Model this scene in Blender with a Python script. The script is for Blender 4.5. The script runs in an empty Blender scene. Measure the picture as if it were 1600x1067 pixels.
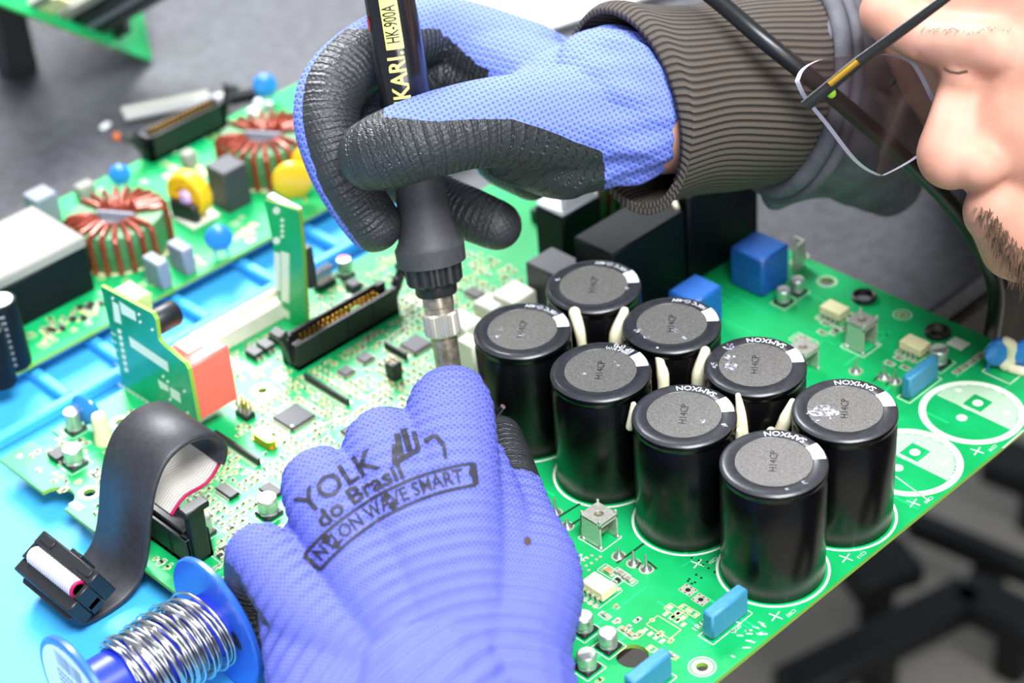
import bpy, bmesh, math, random
import numpy as np
from mathutils import Vector, Matrix
from mathutils.bvhtree import BVHTree
random.seed(7); RNG = np.random.default_rng(7)
PI = math.pi
MM = 0.001                                   # all lengths below are in millimetres
scene = bpy.context.scene
COL = scene.collection

# ------------------------------------------------------------------ camera
FPX = 3119.663
CAMR = np.array([[0.697184, 0.713480, -0.069867], [0.372405, -0.443719, -0.815124], [-0.612576, 0.542273, -0.575057]])
CAMC = np.array([313.2103, -382.5178, 442.6032])
cam_data = bpy.data.cameras.new('camera'); cam = bpy.data.objects.new('camera', cam_data); COL.objects.link(cam)
r_, d_, f_ = CAMR
cam.matrix_world = Matrix(((r_[0], -d_[0], -f_[0], CAMC[0]*MM), (r_[1], -d_[1], -f_[1], CAMC[1]*MM), (r_[2], -d_[2], -f_[2], CAMC[2]*MM), (0, 0, 0, 1)))
cam_data.sensor_width = 36; cam_data.lens = FPX/1600*36
cam_data.clip_start = 0.01; cam_data.clip_end = 50
cam_data.dof.use_dof = True; cam_data.dof.focus_distance = 0.655; cam_data.dof.aperture_fstop = 7.5; cam_data.dof.aperture_blades = 7
scene.camera = cam

def B(x, y, z=0.0):                          # point of the horizontal plane z seen at pixel x, y of the 1600x1067 frame
    d = CAMR.T @ np.array([(x-800)/FPX, (y-533.5)/FPX, 1.0]); t = (z-CAMC[2])/d[2]
    return CAMC+t*d
def D(x, y, dep):                            # point at pixel x, y, dep mm in front of the camera
    return CAMC+dep*(CAMR.T @ np.array([(x-800)/FPX, (y-533.5)/FPX, 1.0]))
def PX(P):
    c = CAMR @ (np.asarray(P, float)-CAMC); return 800+FPX*c[0]/c[2], 533.5+FPX*c[1]/c[2], c[2]

# ------------------------------------------------------------------ world, lights, exposure
world = bpy.data.worlds.new('World'); scene.world = world; world.use_nodes = True
bg = world.node_tree.nodes['Background']; bg.inputs[0].default_value = (0.80, 0.87, 1.0, 1); bg.inputs[1].default_value = 0.34
def area(name, loc, target, size, power, color=(1, 1, 1), size_y=None):
    l = bpy.data.lights.new(name, 'AREA'); l.energy = power; l.color = color; l.size = size
    if size_y: l.shape = 'RECTANGLE'; l.size_y = size_y
    o = bpy.data.objects.new(name, l); COL.objects.link(o); o.location = loc
    o.rotation_euler = (Vector(target)-Vector(loc)).to_track_quat('-Z', 'Y').to_euler(); return o
area('bench_lamp', (-0.74, 0.26, 0.66), (-0.25, -0.04, 0.0), 0.34, 11.5, (0.97, 0.985, 1.0), 0.5)
area('ceiling_panel', (0.72, -0.28, 1.6), (-0.12, -0.02, 0.0), 0.9, 44.0, (0.95, 0.98, 1.0), 0.6)
area('added_front_fill', (2.2, -1.3, 0.95), (-0.2, 0.0, -0.15), 1.4, 30.0, (0.96, 0.98, 1.0), 1.2)  # added fill, no known source; brightens floor under bench and front faces
vs = scene.view_settings; vs.view_transform = 'Standard'; vs.look = 'None'; vs.gamma = 1; vs.use_curve_mapping = False; vs.exposure = 0.62

# ------------------------------------------------------------------ mesh helpers
def c_lin(h):
    h = h.lstrip('#'); v = [int(h[i:i+2], 16)/255 for i in (0, 2, 4)]
    return tuple(x/12.92 if x <= 0.04045 else ((x+0.055)/1.055)**2.4 for x in v)
def T(loc=(0, 0, 0), rx=0, ry=0, rz=0):
    return Matrix.Translation(loc) @ Matrix.Rotation(rz, 4, 'Z') @ Matrix.Rotation(ry, 4, 'Y') @ Matrix.Rotation(rx, 4, 'X')
class MB:
    def __init__(self): self.v = []; self.f = []; self.m = []; self.M = Matrix.Identity(4)
    def add(self, vs, fs, mi=0):
        b = len(self.v); M = self.M
        for p in vs: self.v.append(tuple(M @ Vector(p)))
        for q in fs: self.f.append(tuple(b+i for i in q)); self.m.append(mi)
        return self
    def box(self, c, s, bev=0.0, rz=0, mi=0):
        hx, hy, hz = s[0]/2, s[1]/2, s[2]/2; cr, sr = math.cos(rz), math.sin(rz)
        def P(x, y, z): return (c[0]+x*cr-y*sr, c[1]+x*sr+y*cr, c[2]+z)
        if bev <= 0:
            vs = [P(x, y, z) for x in (-hx, hx) for y in (-hy, hy) for z in (-hz, hz)]
            return self.add(vs, [(0, 1, 3, 2), (4, 6, 7, 5), (0, 4, 5, 1), (2, 3, 7, 6), (0, 2, 6, 4), (1, 5, 7, 3)], mi)
        b = min(bev, hx*.9, hy*.9, hz*.9); vs = []; idx = {}
        for ix in (-1, 1):
            for iy in (-1, 1):
                for iz in (-1, 1):
                    for a in range(3):
                        d = [b, b, b]; d[a] = 0
                        idx[ix, iy, iz, a] = len(vs); vs.append(P(ix*(hx-d[0]), iy*(hy-d[1]), iz*(hz-d[2])))
        fs = []
        def quad(q):
            a_, b_, c_ = [Vector(vs[i]) for i in q[:3]]; n = (b_-a_).cross(c_-a_); m = sum((Vector(vs[i]) for i in q), Vector())/len(q)-Vector(c)
            fs.append(tuple(q) if n.dot(m) > 0 else tuple(reversed(q)))
        for a in range(3):
            o1, o2 = [k for k in range(3) if k != a]
            for s_ in (-1, 1):
                def K(p, q):
                    t = [0, 0, 0]; t[a] = s_; t[o1] = p; t[o2] = q; return idx[t[0], t[1], t[2], a]
                quad([K(-1, -1), K(1, -1), K(1, 1), K(-1, 1)])
            for p in (-1, 1):
                for q in (-1, 1):
                    def K2(e, w):
                        t = [0, 0, 0]; t[a] = e; t[o1] = p; t[o2] = q; return idx[t[0], t[1], t[2], w]
                    quad([K2(-1, o1), K2(1, o1), K2(1, o2), K2(-1, o2)])
        for ix in (-1, 1):
            for iy in (-1, 1):
                for iz in (-1, 1): quad([idx[ix, iy, iz, k] for k in range(3)])
        return self.add(vs, fs, mi)
    def lathe(self, prof, c=(0, 0, 0), n=32, mi=0, close=True):
        vs = []; fs = []
        for r, z in prof:
            for i in range(n):
                a = 2*PI*i/n; vs.append((c[0]+r*math.cos(a), c[1]+r*math.sin(a), c[2]+z))
        for k in range(len(prof)-1):
            for i in range(n):
                j = (i+1) % n; fs.append((k*n+i, k*n+j, (k+1)*n+j, (k+1)*n+i))
        if close:
            if prof[0][0] > 1e-6: fs.append(tuple(reversed(range(n))))
            if prof[-1][0] > 1e-6: fs.append(tuple(range((len(prof)-1)*n, len(prof)*n)))
        return self.add(vs, fs, mi)
    def cyl(self, c, r, h, n=24, r2=None, bev=0, mi=0):
        r2 = r if r2 is None else r2
        if bev: pr = [(r-bev, 0), (r, bev), (r2, h-bev), (r2-bev, h)]
        else: pr = [(r, 0), (r2, h)]
        return self.lathe(pr, c, n, mi)
    def tube(self, pts, rad, n=10, caps=True, mi=0, ell=None, up=None, round_ends=False):
        P = [Vector(p) for p in pts]; N = len(P)
        R = [rad]*N if not hasattr(rad, '__len__') else list(rad)
        if round_ends:
            def ext(p, d, r):
                return [(p+d*(r*math.sin(a)), r*max(math.cos(a), .02)) for a in (PI/8, PI/4, 3*PI/8, PI/2)]
            d0 = (P[0]-P[1]).normalized(); d1 = (P[-1]-P[-2]).normalized()
            h = ext(P[0], d0, R[0])[::-1]; t = ext(P[-1], d1, R[-1])
            P = [a for a, b in h]+P+[a for a, b in t]; R = [b for a, b in h]+R+[b for a, b in t]; N = len(P)
        tg = [(P[min(i+1, N-1)]-P[max(i-1, 0)]).normalized() for i in range(N)]
        u = Vector(up) if up else (Vector((0, 0, 1)) if abs(tg[0].z) < .9 else Vector((1, 0, 0)))
        vs = []; fs = []
        for i in range(N):
            u = (u-tg[i]*u.dot(tg[i])).normalized(); w = tg[i].cross(u)
            ea, eb = (1, 1) if ell is None else ell
            for k in range(n):
                a = 2*PI*k/n; vs.append(P[i]+u*(R[i]*ea*math.cos(a))+w*(R[i]*eb*math.sin(a)))
        for i in range(N-1):
            for k in range(n):
                j = (k+1) % n; fs.append((i*n+k, i*n+j, (i+1)*n+j, (i+1)*n+k))
        if caps: fs.append(tuple(reversed(range(n)))); fs.append(tuple(range((N-1)*n, N*n)))
        return self.add(vs, fs, mi)
    def ball(self, c, r, n=20, m=12, mi=0):
        rx, ry, rz = r if hasattr(r, '__len__') else (r, r, r)
        vs = [(c[0], c[1], c[2]-rz)]; fs = []
        for k in range(1, m):
            t = -PI/2+PI*k/m
            for i in range(n):
                a = 2*PI*i/n; vs.append((c[0]+rx*math.cos(t)*math.cos(a), c[1]+ry*math.cos(t)*math.sin(a), c[2]+rz*math.sin(t)))
        vs.append((c[0], c[1], c[2]+rz)); L = len(vs)-1
        for i in range(n):
            j = (i+1) % n; fs.append((0, 1+j, 1+i)); fs.append((L, 1+(m-2)*n+i, 1+(m-2)*n+j))
            for k in range(m-2): fs.append((1+k*n+i, 1+k*n+j, 1+(k+1)*n+j, 1+(k+1)*n+i))
        return self.add(vs, fs, mi)
    def prism(self, poly, z0, z1, mi=0):
        n = len(poly); vs = [(x, y, z0) for x, y in poly]+[(x, y, z1) for x, y in poly]
        fs = [tuple(reversed(range(n))), tuple(range(n, 2*n))]+[(i, (i+1) % n, n+(i+1) % n, n+i) for i in range(n)]
        return self.add(vs, fs, mi)
    def quad(self, a, b, c, d, mi=0): return self.add([a, b, c, d], [(0, 1, 2, 3)], mi)
    def strip(self, a, b, w, z, mi=0):         # a flat printed line
        a = Vector((a[0], a[1])); b = Vector((b[0], b[1])); d = (b-a)
        if d.length < 1e-6: return self
        d.normalize(); n = Vector((-d.y, d.x))*w/2; a = a-d*w/2; b = b+d*w/2
        return self.quad((a.x-n.x, a.y-n.y, z), (b.x-n.x, b.y-n.y, z), (b.x+n.x, b.y+n.y, z), (a.x+n.x, a.y+n.y, z), mi)
    def rect(self, c, s, w, z, mi=0):
        x0, x1, y0, y1 = c[0]-s[0]/2, c[0]+s[0]/2, c[1]-s[1]/2, c[1]+s[1]/2
        for a, b in (((x0, y0), (x1, y0)), ((x1, y0), (x1, y1)), ((x1, y1), (x0, y1)), ((x0, y1), (x0, y0))): self.strip(a, b, w, z, mi)
        return self
    def ring(self, c, r0, r1, z, n=40, mi=0, a0=0, a1=2*PI):
        vs = []; fs = []
        full = abs(a1-a0-2*PI) < 1e-6
        m = n if full else n+1
        for i in range(m):
            a = a0+(a1-a0)*i/n; vs += [(c[0]+r0*math.cos(a), c[1]+r0*math.sin(a), z), (c[0]+r1*math.cos(a), c[1]+r1*math.sin(a), z)]
        for i in range(n):
            j = (i+1) % m; fs.append((2*i, 2*i+1, 2*j+1, 2*j))
        return self.add(vs, fs, mi)
    def disc(self, c, r, z, n=16, mi=0):
        return self.add([(c[0]+r*math.cos(2*PI*i/n), c[1]+r*math.sin(2*PI*i/n), z) for i in range(n)], [tuple(range(n))], mi)
    def mesh(self, name, angle=40):
        me = bpy.data.meshes.new(name); me.from_pydata([(x*MM, y*MM, z*MM) for x, y, z in self.v], [], self.f)
        if any(self.m): me.polygons.foreach_set('material_index', self.m)
        me.update()
        if angle: me.shade_smooth(); me.set_sharp_from_angle(angle=math.radians(angle))
        return me
    def build(self, name, mat, parent=None, angle=40, loc=None, **kw):
        return link(name, self.mesh(name, angle), mat, parent, loc, **kw)
def link(name, me, mat, parent=None, loc=None, label=None, cat=None, group=None, kind=None):
    o = bpy.data.objects.new(name, me); COL.objects.link(o)
    if me is not None and len(me.materials) == 0:
        for m in (mat if isinstance(mat, (list, tuple)) else [mat]): me.materials.append(m)
    if parent is not None: o.parent = parent
    if loc is not None: o.location = (loc[0]*MM, loc[1]*MM, loc[2]*MM)
    tag(o, label, cat, group, kind); return o
def tag(o, label=None, cat=None, group=None, kind=None):
    for k, v in (('label', label), ('category', cat), ('group', group), ('kind', kind)):
        if v: o[k] = v
    return o
def thing(name, loc, label, cat, group=None, rz=0, kind=None):
    o = bpy.data.objects.new(name, None); COL.objects.link(o); o.empty_display_size = .01
    o.location = (loc[0]*MM, loc[1]*MM, loc[2]*MM); o.rotation_euler[2] = rz
    return tag(o, label, cat, group, kind)
def copy_part(o, parent, loc=None, rz=None):
    c = o.copy(); COL.objects.link(c); c.parent = parent
    if loc is not None: c.location = (loc[0]*MM, loc[1]*MM, loc[2]*MM)
    if rz is not None: c.rotation_euler[2] = rz
    for ch in list(o.children):
        k = ch.copy(); COL.objects.link(k); k.parent = c
    return c
def spline(pts, n=8):
    P = [np.asarray(p, float) for p in pts]; out = []
    Q = [2*P[0]-P[1]]+P+[2*P[-1]-P[-2]]
    for i in range(1, len(Q)-2):
        for k in range(n):
            t = k/n; a, b, c, d = Q[i-1], Q[i], Q[i+1], Q[i+2]
            out.append(.5*((2*b)+(-a+c)*t+(2*a-5*b+4*c-d)*t*t+(-a+3*b-3*c+d)*t**3))
    out.append(P[-1]); return out
def text_geo(txt, size=1.0, align='CENTER', extrude=0.0, res=3, bold=0.0):   # (verts Nx3 in mm, faces)
    cu = bpy.data.curves.new('t', 'FONT'); cu.body = txt; cu.size = size; cu.align_x = align; cu.align_y = 'CENTER'
    cu.extrude = extrude; cu.resolution_u = res; cu.offset = bold
    o = bpy.data.objects.new('t', cu); COL.objects.link(o)
    me = bpy.data.meshes.new_from_object(o.evaluated_get(bpy.context.evaluated_depsgraph_get()))
    v = np.array([p.co[:] for p in me.vertices]); f = [tuple(p.vertices) for p in me.polygons]
    bpy.data.objects.remove(o); bpy.data.curves.remove(cu); bpy.data.meshes.remove(me)
    return (v if len(v) else np.zeros((0, 3))), f
def subdivide_geo(v, f, maxlen):
    bm = bmesh.new(); vs = [bm.verts.new(p) for p in v]
    for q in f:
        try: bm.faces.new([vs[i] for i in q])
        except ValueError: pass
    bmesh.ops.triangulate(bm, faces=bm.faces[:])
    for _ in range(3):
        e = [e for e in bm.edges if e.calc_length() > maxlen]
        if not e: break
        bmesh.ops.subdivide_edges(bm, edges=e, cuts=1); bmesh.ops.triangulate(bm, faces=bm.faces[:])
    bm.verts.index_update(); r = (np.array([p.co[:] for p in bm.verts]), [tuple(q.index for q in p.verts) for p in bm.faces]); bm.free(); return r
_txt = {}
def put_text(mb, txt, c, size, z, rz=0, mi=0):
    if (txt, size) not in _txt: _txt[txt, size] = text_geo(txt, size, res=2)
    v, f = _txt[txt, size]; cr, sr = math.cos(rz), math.sin(rz)
    mb.add([(c[0]+p[0]*cr-p[1]*sr, c[1]+p[0]*sr+p[1]*cr, z) for p in v], f, mi)

# ------------------------------------------------------------------ materials
def mat(name, col, rough=.5, metal=0., spec=.5, var=0., vscale=300., bump=0., bscale=800., coat=0., trans=0., col2=None, sheen=0., sss=0.):
    m = bpy.data.materials.new(name); m.use_nodes = True; nt = m.node_tree; b = nt.nodes['Principled BSDF']
    c = c_lin(col) if isinstance(col, str) else col
    b.inputs['Base Color'].default_value = (*c, 1); b.inputs['Roughness'].default_value = rough; b.inputs['Metallic'].default_value = metal
    b.inputs['Specular IOR Level'].default_value = spec; b.inputs['Coat Weight'].default_value = coat; b.inputs['Transmission Weight'].default_value = trans
    b.inputs['Sheen Weight'].default_value = sheen
    if sss: b.inputs['Subsurface Weight'].default_value = sss; b.inputs['Subsurface Radius'].default_value = (.004, .0015, .001); b.inputs['Subsurface Scale'].default_value = 1.0
    tc = nt.nodes.new('ShaderNodeTexCoord')
    if var or col2:
        n = nt.nodes.new('ShaderNodeTexNoise'); n.inputs['Scale'].default_value = vscale; n.inputs['Detail'].default_value = 4
        nt.links.new(tc.outputs['Object'], n.inputs['Vector'])
        mx = nt.nodes.new('ShaderNodeMix'); mx.data_type = 'RGBA'
        r = nt.nodes.new('ShaderNodeMapRange'); r.inputs[1].default_value = .35; r.inputs[2].default_value = .65
        nt.links.new(n.outputs['Fac'], r.inputs[0]); nt.links.new(r.outputs[0], mx.inputs[0])
        c2 = (c_lin(col2) if isinstance(col2, str) else col2) if col2 else tuple(min(1, x*(1+var)) for x in c)
        c1 = c if col2 else tuple(x*(1-var) for x in c)
        mx.inputs[6].default_value = (*c1, 1); mx.inputs[7].default_value = (*c2, 1); nt.links.new(mx.outputs[2], b.inputs['Base Color'])
    if bump:
        n2 = nt.nodes.new('ShaderNodeTexNoise'); n2.inputs['Scale'].default_value = bscale; n2.inputs['Detail'].default_value = 3
        nt.links.new(tc.outputs['Object'], n2.inputs['Vector'])
        bp = nt.nodes.new('ShaderNodeBump'); bp.inputs['Strength'].default_value = bump; bp.inputs['Distance'].default_value = .0005
        nt.links.new(n2.outputs['Fac'], bp.inputs['Height']); nt.links.new(bp.outputs[0], b.inputs['Normal'])
    return m
M = {}
M['pcb'] = mat('solder_mask_green', '#0a9c52', .42, spec=.35, col2='#14b066', vscale=45, coat=.08)
M['pcb_edge'] = mat('board_laminate', '#7fae3c', .6)
M['pcb_teal'] = mat('solder_mask_deep_green', '#0b9066', .32, col2='#10a070', vscale=60, coat=.25)
M['silk'] = mat('silkscreen_white', '#e9f2df', .6)
M['silk_y'] = mat('silkscreen_yellow', '#e6e49a', .6)
M['pad'] = mat('tinned_pad', '#c3c3ac', .5, .5)
M['tin'] = mat('tinned_steel', '#c9c7bd', .38, .55, var=.1, vscale=900)
M['solder'] = mat('solder', '#c9c9c6', .3, .9, bump=.4, bscale=1500)
M['gold'] = mat('gold_pin', '#d9a93e', .3, .9)
M['blk'] = mat('black_plastic', '#1a1b1d', .42, var=.15, vscale=600)
M['blk_soft'] = mat('charcoal_plastic', '#2a2a2d', .55, bump=.1)
M['chip'] = mat('chip_epoxy', '#34343a', .5, var=.1, vscale=1500)
M['sleeve'] = mat('capacitor_sleeve', '#050506', .27, spec=.32, bump=.06, bscale=150)
M['rimtop'] = mat('capacitor_sleeve_top', '#2e2e33', .36, var=.2, vscale=500, coat=.1)
M['captop'] = mat('capacitor_vent_disc', '#4a4846', .45, col2='#7c7976', vscale=3500, bump=.5, bscale=4000)
M['white'] = mat('white_print', '#e8eaf2', .5)
M['glue'] = mat('dried_cream_glue', '#efe6c4', .4)
M['cream'] = mat('cream_plastic', '#e8dfae', .5, var=.06, vscale=900)
M['ivory'] = mat('ivory_plastic', '#d9d6c6', .5, var=.05, vscale=200)
M['filmblue'] = mat('blue_film_plastic', '#3d87ab', .45, var=.08, vscale=900)
M['blueblock'] = mat('blue_plastic', '#1f5db0', .35, var=.06)
M['bluedisc'] = mat('blue_epoxy', '#2c7fd0', .22, coat=.4)
M['yellow'] = mat('yellow_epoxy', '#e8b51c', .35, coat=.3)
M['yellow_tape'] = mat('yellow_tape', '#e6b012', .45, var=.08)
M['red'] = mat('coral_red_plastic', '#ff685c', .45)
M['copper'] = mat('enamelled_copper', '#8a3520', .28, .35, coat=.3, var=.25, vscale=150)
M['ferrite'] = mat('green_ferrite', '#3f7446', .4, var=.2, vscale=250, coat=.3)
M['grey'] = mat('grey_plastic', '#7d8490', .5)
M['greytop'] = mat('pale_grey_foam', '#8f8d86', .8, bump=.3, bscale=300)
M['navy'] = mat('dark_navy_plastic', '#0b1016', .5, spec=.2)
M['alu'] = mat('aluminium_can', '#c9cdc8', .32, .8)
M['alutop'] = mat('aluminium_can_top', '#e2e6da', .4, .5)
M['steel'] = mat('burnished_steel', '#a79c8c', .3, .75, var=.3, vscale=350)
M['chrome'] = mat('knurled_chrome', '#d8d4c8', .25, .75)
M['handle'] = mat('glossy_black_handle', '#121216', .22, coat=.3)
M['rubber'] = mat('dark_grey_rubber', '#38373b', .6, var=.1, vscale=500, bump=.15, bscale=1500)
M['labely'] = mat('yellow_label_print', '#e3dc78', .5)
M['red_dot'] = mat('red_lamp_window', '#c4141c', .3)
M['mat_blue'] = mat('blue_silicone', '#40aae8', .5, var=.03, vscale=20)
M['felt'] = mat('grey_rubber_bench_mat', '#424247', .6, col2='#515157', vscale=160, bump=.5, bscale=600)
M['wood'] = mat('bench_edge_brown', '#3a3428', .7, var=.3, vscale=60)
M['paper'] = mat('white_paper', '#f2f3f6', .7)
M['floor'] = mat('floor_dark', '#bcb6aa', .8, var=.12, vscale=6)
M['frame'] = mat('black_painted_steel', '#0d0d0e', .5)
M['shrink'] = mat('heat_shrink_black', '#2c2b30', .48, var=.15, vscale=400, bump=.25, bscale=250)
M['wire'] = mat('grey_ribbon_wire', '#b9b5ae', .5)
M['wirew'] = mat('pale_ribbon_wire', '#c4bcc4', .5)
M['wirer'] = mat('magenta_ribbon_wire', '#b01050', .45)
M['spool'] = mat('blue_spool_plastic', '#2f66d8', .3, coat=.2)
M['spool_core'] = mat('deep_blue_spool_core', '#2438c8', .3)
M['sold_wire'] = mat('solder_wire', '#c4c3c0', .25, 1.)
M['cable'] = mat('black_cable_sheath', '#141416', .35)
M['orange'] = mat('orange_plastic', '#e8743c', .5)
M['skin'] = mat('skin', '#c79582', .55, spec=.3, col2='#bd8873', vscale=60, bump=.08, bscale=900, sss=.15)
M['hair'] = mat('brown_stubble_hair', '#5d4938', .7)
M['lip'] = mat('lip', '#b87468', .5)
M['jacket'] = mat('grey_jacket_cloth', '#585860', .75, var=.2, vscale=120, bump=.4, bscale=1200)
M['jacket_dark'] = mat('charcoal_jacket_lining', '#3a3a40', .8, var=.2, vscale=120, bump=.4, bscale=1200)
M['frame_blk'] = mat('black_spectacle_metal', '#111113', .4)
M['lensedge'] = mat('polished_lens_edge', '#cfc4d4', .2)
# ------------------------------------------------------------------ setting
fl = MB(); fl.box((-200, 100, -775), (4200, 4200, 50)); fl.build('floor', M['floor'], label='dark grey floor far below the bench edge', kind='structure')
bench = thing('workbench', (-560, 300, -750), 'workbench with charcoal rubber top and dark brown front edge', 'workbench')
mb = MB(); mb.box((0, 0, 730), (1000, 1500, 12), 1.5); mb.build('bench_top', M['felt'], bench)
mb = MB(); mb.box((0, 0, 706), (1006, 1506, 36), 2); mb.box((0, 0, 682), (994, 1494, 12)); mb.build('edge_board', M['wood'], bench)
for sx in (-430, 430):
    for sy in (-680, 680):
        mb = MB(); mb.box((sx, sy, 338), (50, 50, 676), 3); mb.build('leg', M['frame'], bench)
stool = thing('steel_foot_frame', (120, 0, -750), 'dark blurred steel frame standing on the floor below the board', 'frame')
for qa, qb, wd in (((1225, 1080), (1520, 930), 30), ((1500, 925), (1680, 1015), 34), ((1318, 905), (1425, 872), 40), ((1550, 715), (1700, 775), 42), ((1420, 815), (1680, 925), 16)):
    a = Vector(B(*qa, -690))-Vector((120, 0, -750)); b = Vector(B(*qb, -690))-Vector((120, 0, -750)); m_ = (a+b)/2; L = (b-a).length
    mb = MB(); mb.box(m_, (L, wd*1.25, 24), 4, rz=math.atan2(b.y-a.y, b.x-a.x)); mb.build('rail', M['frame'], stool)
    mb = MB(); mb.box((m_.x, m_.y, m_.z/2-6), (24, 24, m_.z-12), 3); mb.build('foot', M['frame'], stool)
# white sheet on the far part of the bench, a dark case behind it
pp = thing('paper_sheet', (-420, 330, -14), 'bright white paper sheet on the bench behind the gloved hand', 'paper', rz=0)
mb = MB(); mb.prism([(-180, -60), (63, -87), (75, -40), (160, 290), (-120, 300)], 0.2, 2.2); mb.build('sheet', M['paper'], pp)
mb = MB(); mb.prism([(64, -86), (70, -92), (172, 288), (162, 290)], 0.2, 1.4); mb.build('dark_rim', M['blk'], pp)

# blue silicone repair mat with raised rims and part trays
mat_t = thing('silicone_mat', (-185, -130, -14), 'light blue silicone repair mat lying under the green circuit boards', 'mat')
mb = MB(); mb.box((0, 0, 2), (250, 440, 4), 1.2); mb.build('mat_sheet', M['mat_blue'], mat_t)
def wloc(o, x, y): return (x-o[0], y-o[1])
mo = (-185, -130)
def rim(x0, y0, x1, y1, z0, z1, nm='rim'):
    mb = MB(); mb.box(((x0+x1)/2-mo[0], (y0+y1)/2-mo[1], (z0+z1)/2+14), (abs(x1-x0), abs(y1-y0), z1-z0), 1.0); mb.build(nm, M['mat_blue'], mat_t)
rim(-271, -345, -266, 85, -10, -4.5)
rim(-306, -345, -301, 85, -10, -4.5)
for y in (-330, -245, -180, -98, -70, -30, 5, 40, 75): rim(-301, y, -271, y+5, -10, -5)
rim(-262, -262, -64, -259, -10, -8.4, 'ridge'); rim(-262, -330, -64, -327, -10, -8.4, 'ridge')

# ------------------------------------------------------------------ main circuit board
def board_slab(name, outer, holes, parent, z0=-1.6, z1=0., mats=None):
    """green slab with real holes: outer and hole loops are lists of (x, y)"""
    cu = bpy.data.curves.new('o', 'CURVE'); cu.dimensions = '2D'; cu.fill_mode = 'BOTH'; cu.extrude = (z1-z0)/2*MM
    for lp in [outer]+holes:
        s = cu.splines.new('POLY'); s.points.add(len(lp)-1); s.use_cyclic_u = True
        for k, (x, y) in enumerate(lp): s.points[k].co = (x*MM, y*MM, 0, 1)
    o = bpy.data.objects.new('o', cu); COL.objects.link(o)
    me = bpy.data.meshes.new_from_object(o.evaluated_get(bpy.context.evaluated_depsgraph_get()))
    bpy.data.objects.remove(o)
    me.transform(Matrix.Translation((0, 0, (z0+z1)/2*MM))); me.name = name
    me.materials.clear(); me.update()
    for p in me.polygons: p.material_index = 0 if abs(p.normal.z) > .5 else 1; p.use_smooth = False
    return link(name, me, mats or [M['pcb'], M['pcb_edge']], parent)
def circ(c, r, n=28): return [(c[0]+r*math.cos(2*PI*i/n), c[1]+r*math.sin(2*PI*i/n)) for i in range(n)]
X0, X1, Y0, Y1 = -250, 19.6, -139, 152.5
board = thing('circuit_board', (0, 0, 0), 'large green inverter circuit board with eight tall black capacitors under repair', 'circuit board')
n2 = B(76, 786); n2x = n2[0]
outer = [(X0, Y0)]+[(n2x-7+0, Y0)]+[(n2x+7*math.cos(a), Y0+1+6.5*math.sin(a)) for a in np.linspace(PI, 0, 12)]+[(n2x+7.1, Y0), (X1, Y0), (X1, Y1), (X0, Y1), (X0, -116.2)]
outer += [(X0+3, -116.2)]+[(X0+4+4.2*math.cos(a), -120.4+4.2*math.sin(a)) for a in np.linspace(PI/2, -PI/2, 9)]+[(X0+3, -124.6), (X0, -124.6)]
HO = [(190, 660, 2.4, 4.6), (140, 770, 2.3, 4.2), (410, 610, 1.9, 4.8), (988, 1025, 5.2, 0), (1097, 1042, 1.9, 4.4), (1350, 466, 4.2, -1), (1465, 521, 4.2, -1), (1292, 440, 2.7, 4.0), (1410, 492, 1.3, 3.6)]
hol = []
for x, y, r, q in HO: p = B(x, y); hol.append(circ(p, r))
board_slab('board_panel', outer, hol, board)
pads = MB(); silk = MB(); silky = MB(); ZP = .05; ZS = .09
for x, y, r, q in HO:
    p = B(x, y)
    if q > 0: pads.ring(p, r, q-.9 if r > 1.5 else r+.8, ZP); silk.ring(p, q-.35, q, ZS)
    if q < 0:
        mb = MB(); mb.lathe([(r-.5, -1.2), (r-.5, 1.5), (r+.1, 1.9), (r+.7, 1.5), (r+.8, .02)], (p[0], p[1], 0), 28, close=False); mb.build('grommet', M['blk'], board)
for p in ((-240, -108), (-75, -128), (-75, 140), (-240, 140), (-150, 20)):
    zb = -10 if p[1] < 88 else -14
    mb = MB(); mb.cyl((p[0], p[1], zb), 3, -1.6-zb, 6); mb.build('standoff', M['tin'], board)

# --- eight big can capacitors
SU, SV, SV2, CH, CR = 37.65, 35.95, 37.38, 45.0, 17.2
def cap_print(sp):
    mb = MB()
    mb.ring((0, 0), CR-4.6, CR-.95, CH+.18, 8, a0=math.radians(52), a1=math.radians(79))
    return mb
cap_top = MB(); cap_top.lathe([(0, CH+.0), (CR-5.0, CH+.0), (CR-4.95, CH-.1)], n=48)
cap_rim = MB(); cap_rim.lathe([(CR-4.9, CH-.12), (CR-4.7, CH+.1), (CR-1.6, CH+.1), (CR-.7, CH-.15), (CR-.12, CH-.75)], n=48, close=False)
cap_mesh = None
caps = {}
texts = {'A': None, 'B': 'SAMXON', 'C': 'SAMXON', 'D': 'SAMXON', 'E': 'EP (M)', 'F': '105\u00b0C', 'G': '105\u00b0C', 'H': '105\u00b0C'}
ij = {'A': (0, 0), 'D': (1, 0), 'E': (2, 0), 'H': (3, 0), 'B': (0, 1), 'C': (1, 1), 'F': (2, 1), 'G': (3, 1)}
body = MB(); body.lathe([(CR-.6, 0.02), (CR-.15, .6), (CR-.15, CH-5.2), (CR-.75, CH-4.2), (CR-.75, CH-3.6), (CR, CH-2.4), (CR, CH-1.3), (CR-.35, CH-.55), (CR-1.2, CH-.1), (CR-5.2, CH-.15)], n=56)
bme = body.mesh('capacitor', 50); tme = cap_top.mesh('vent_disc', 40); rme = cap_rim.mesh('sleeve_rim', 60)
def arc_text(mb, txt, size, R, amid, z, spread=1.0, inward=False):
    v, f = text_geo(txt, size, res=3, bold=.012*size)
    out = []
    for p in v:
        if inward: a = amid-p[0]*spread/R; r = R+p[1]
        else: a = amid+p[0]*spread/R; r = R-p[1]
        out.append((r*math.cos(a), r*math.sin(a), z))
    mb.add(out, f)
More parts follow.
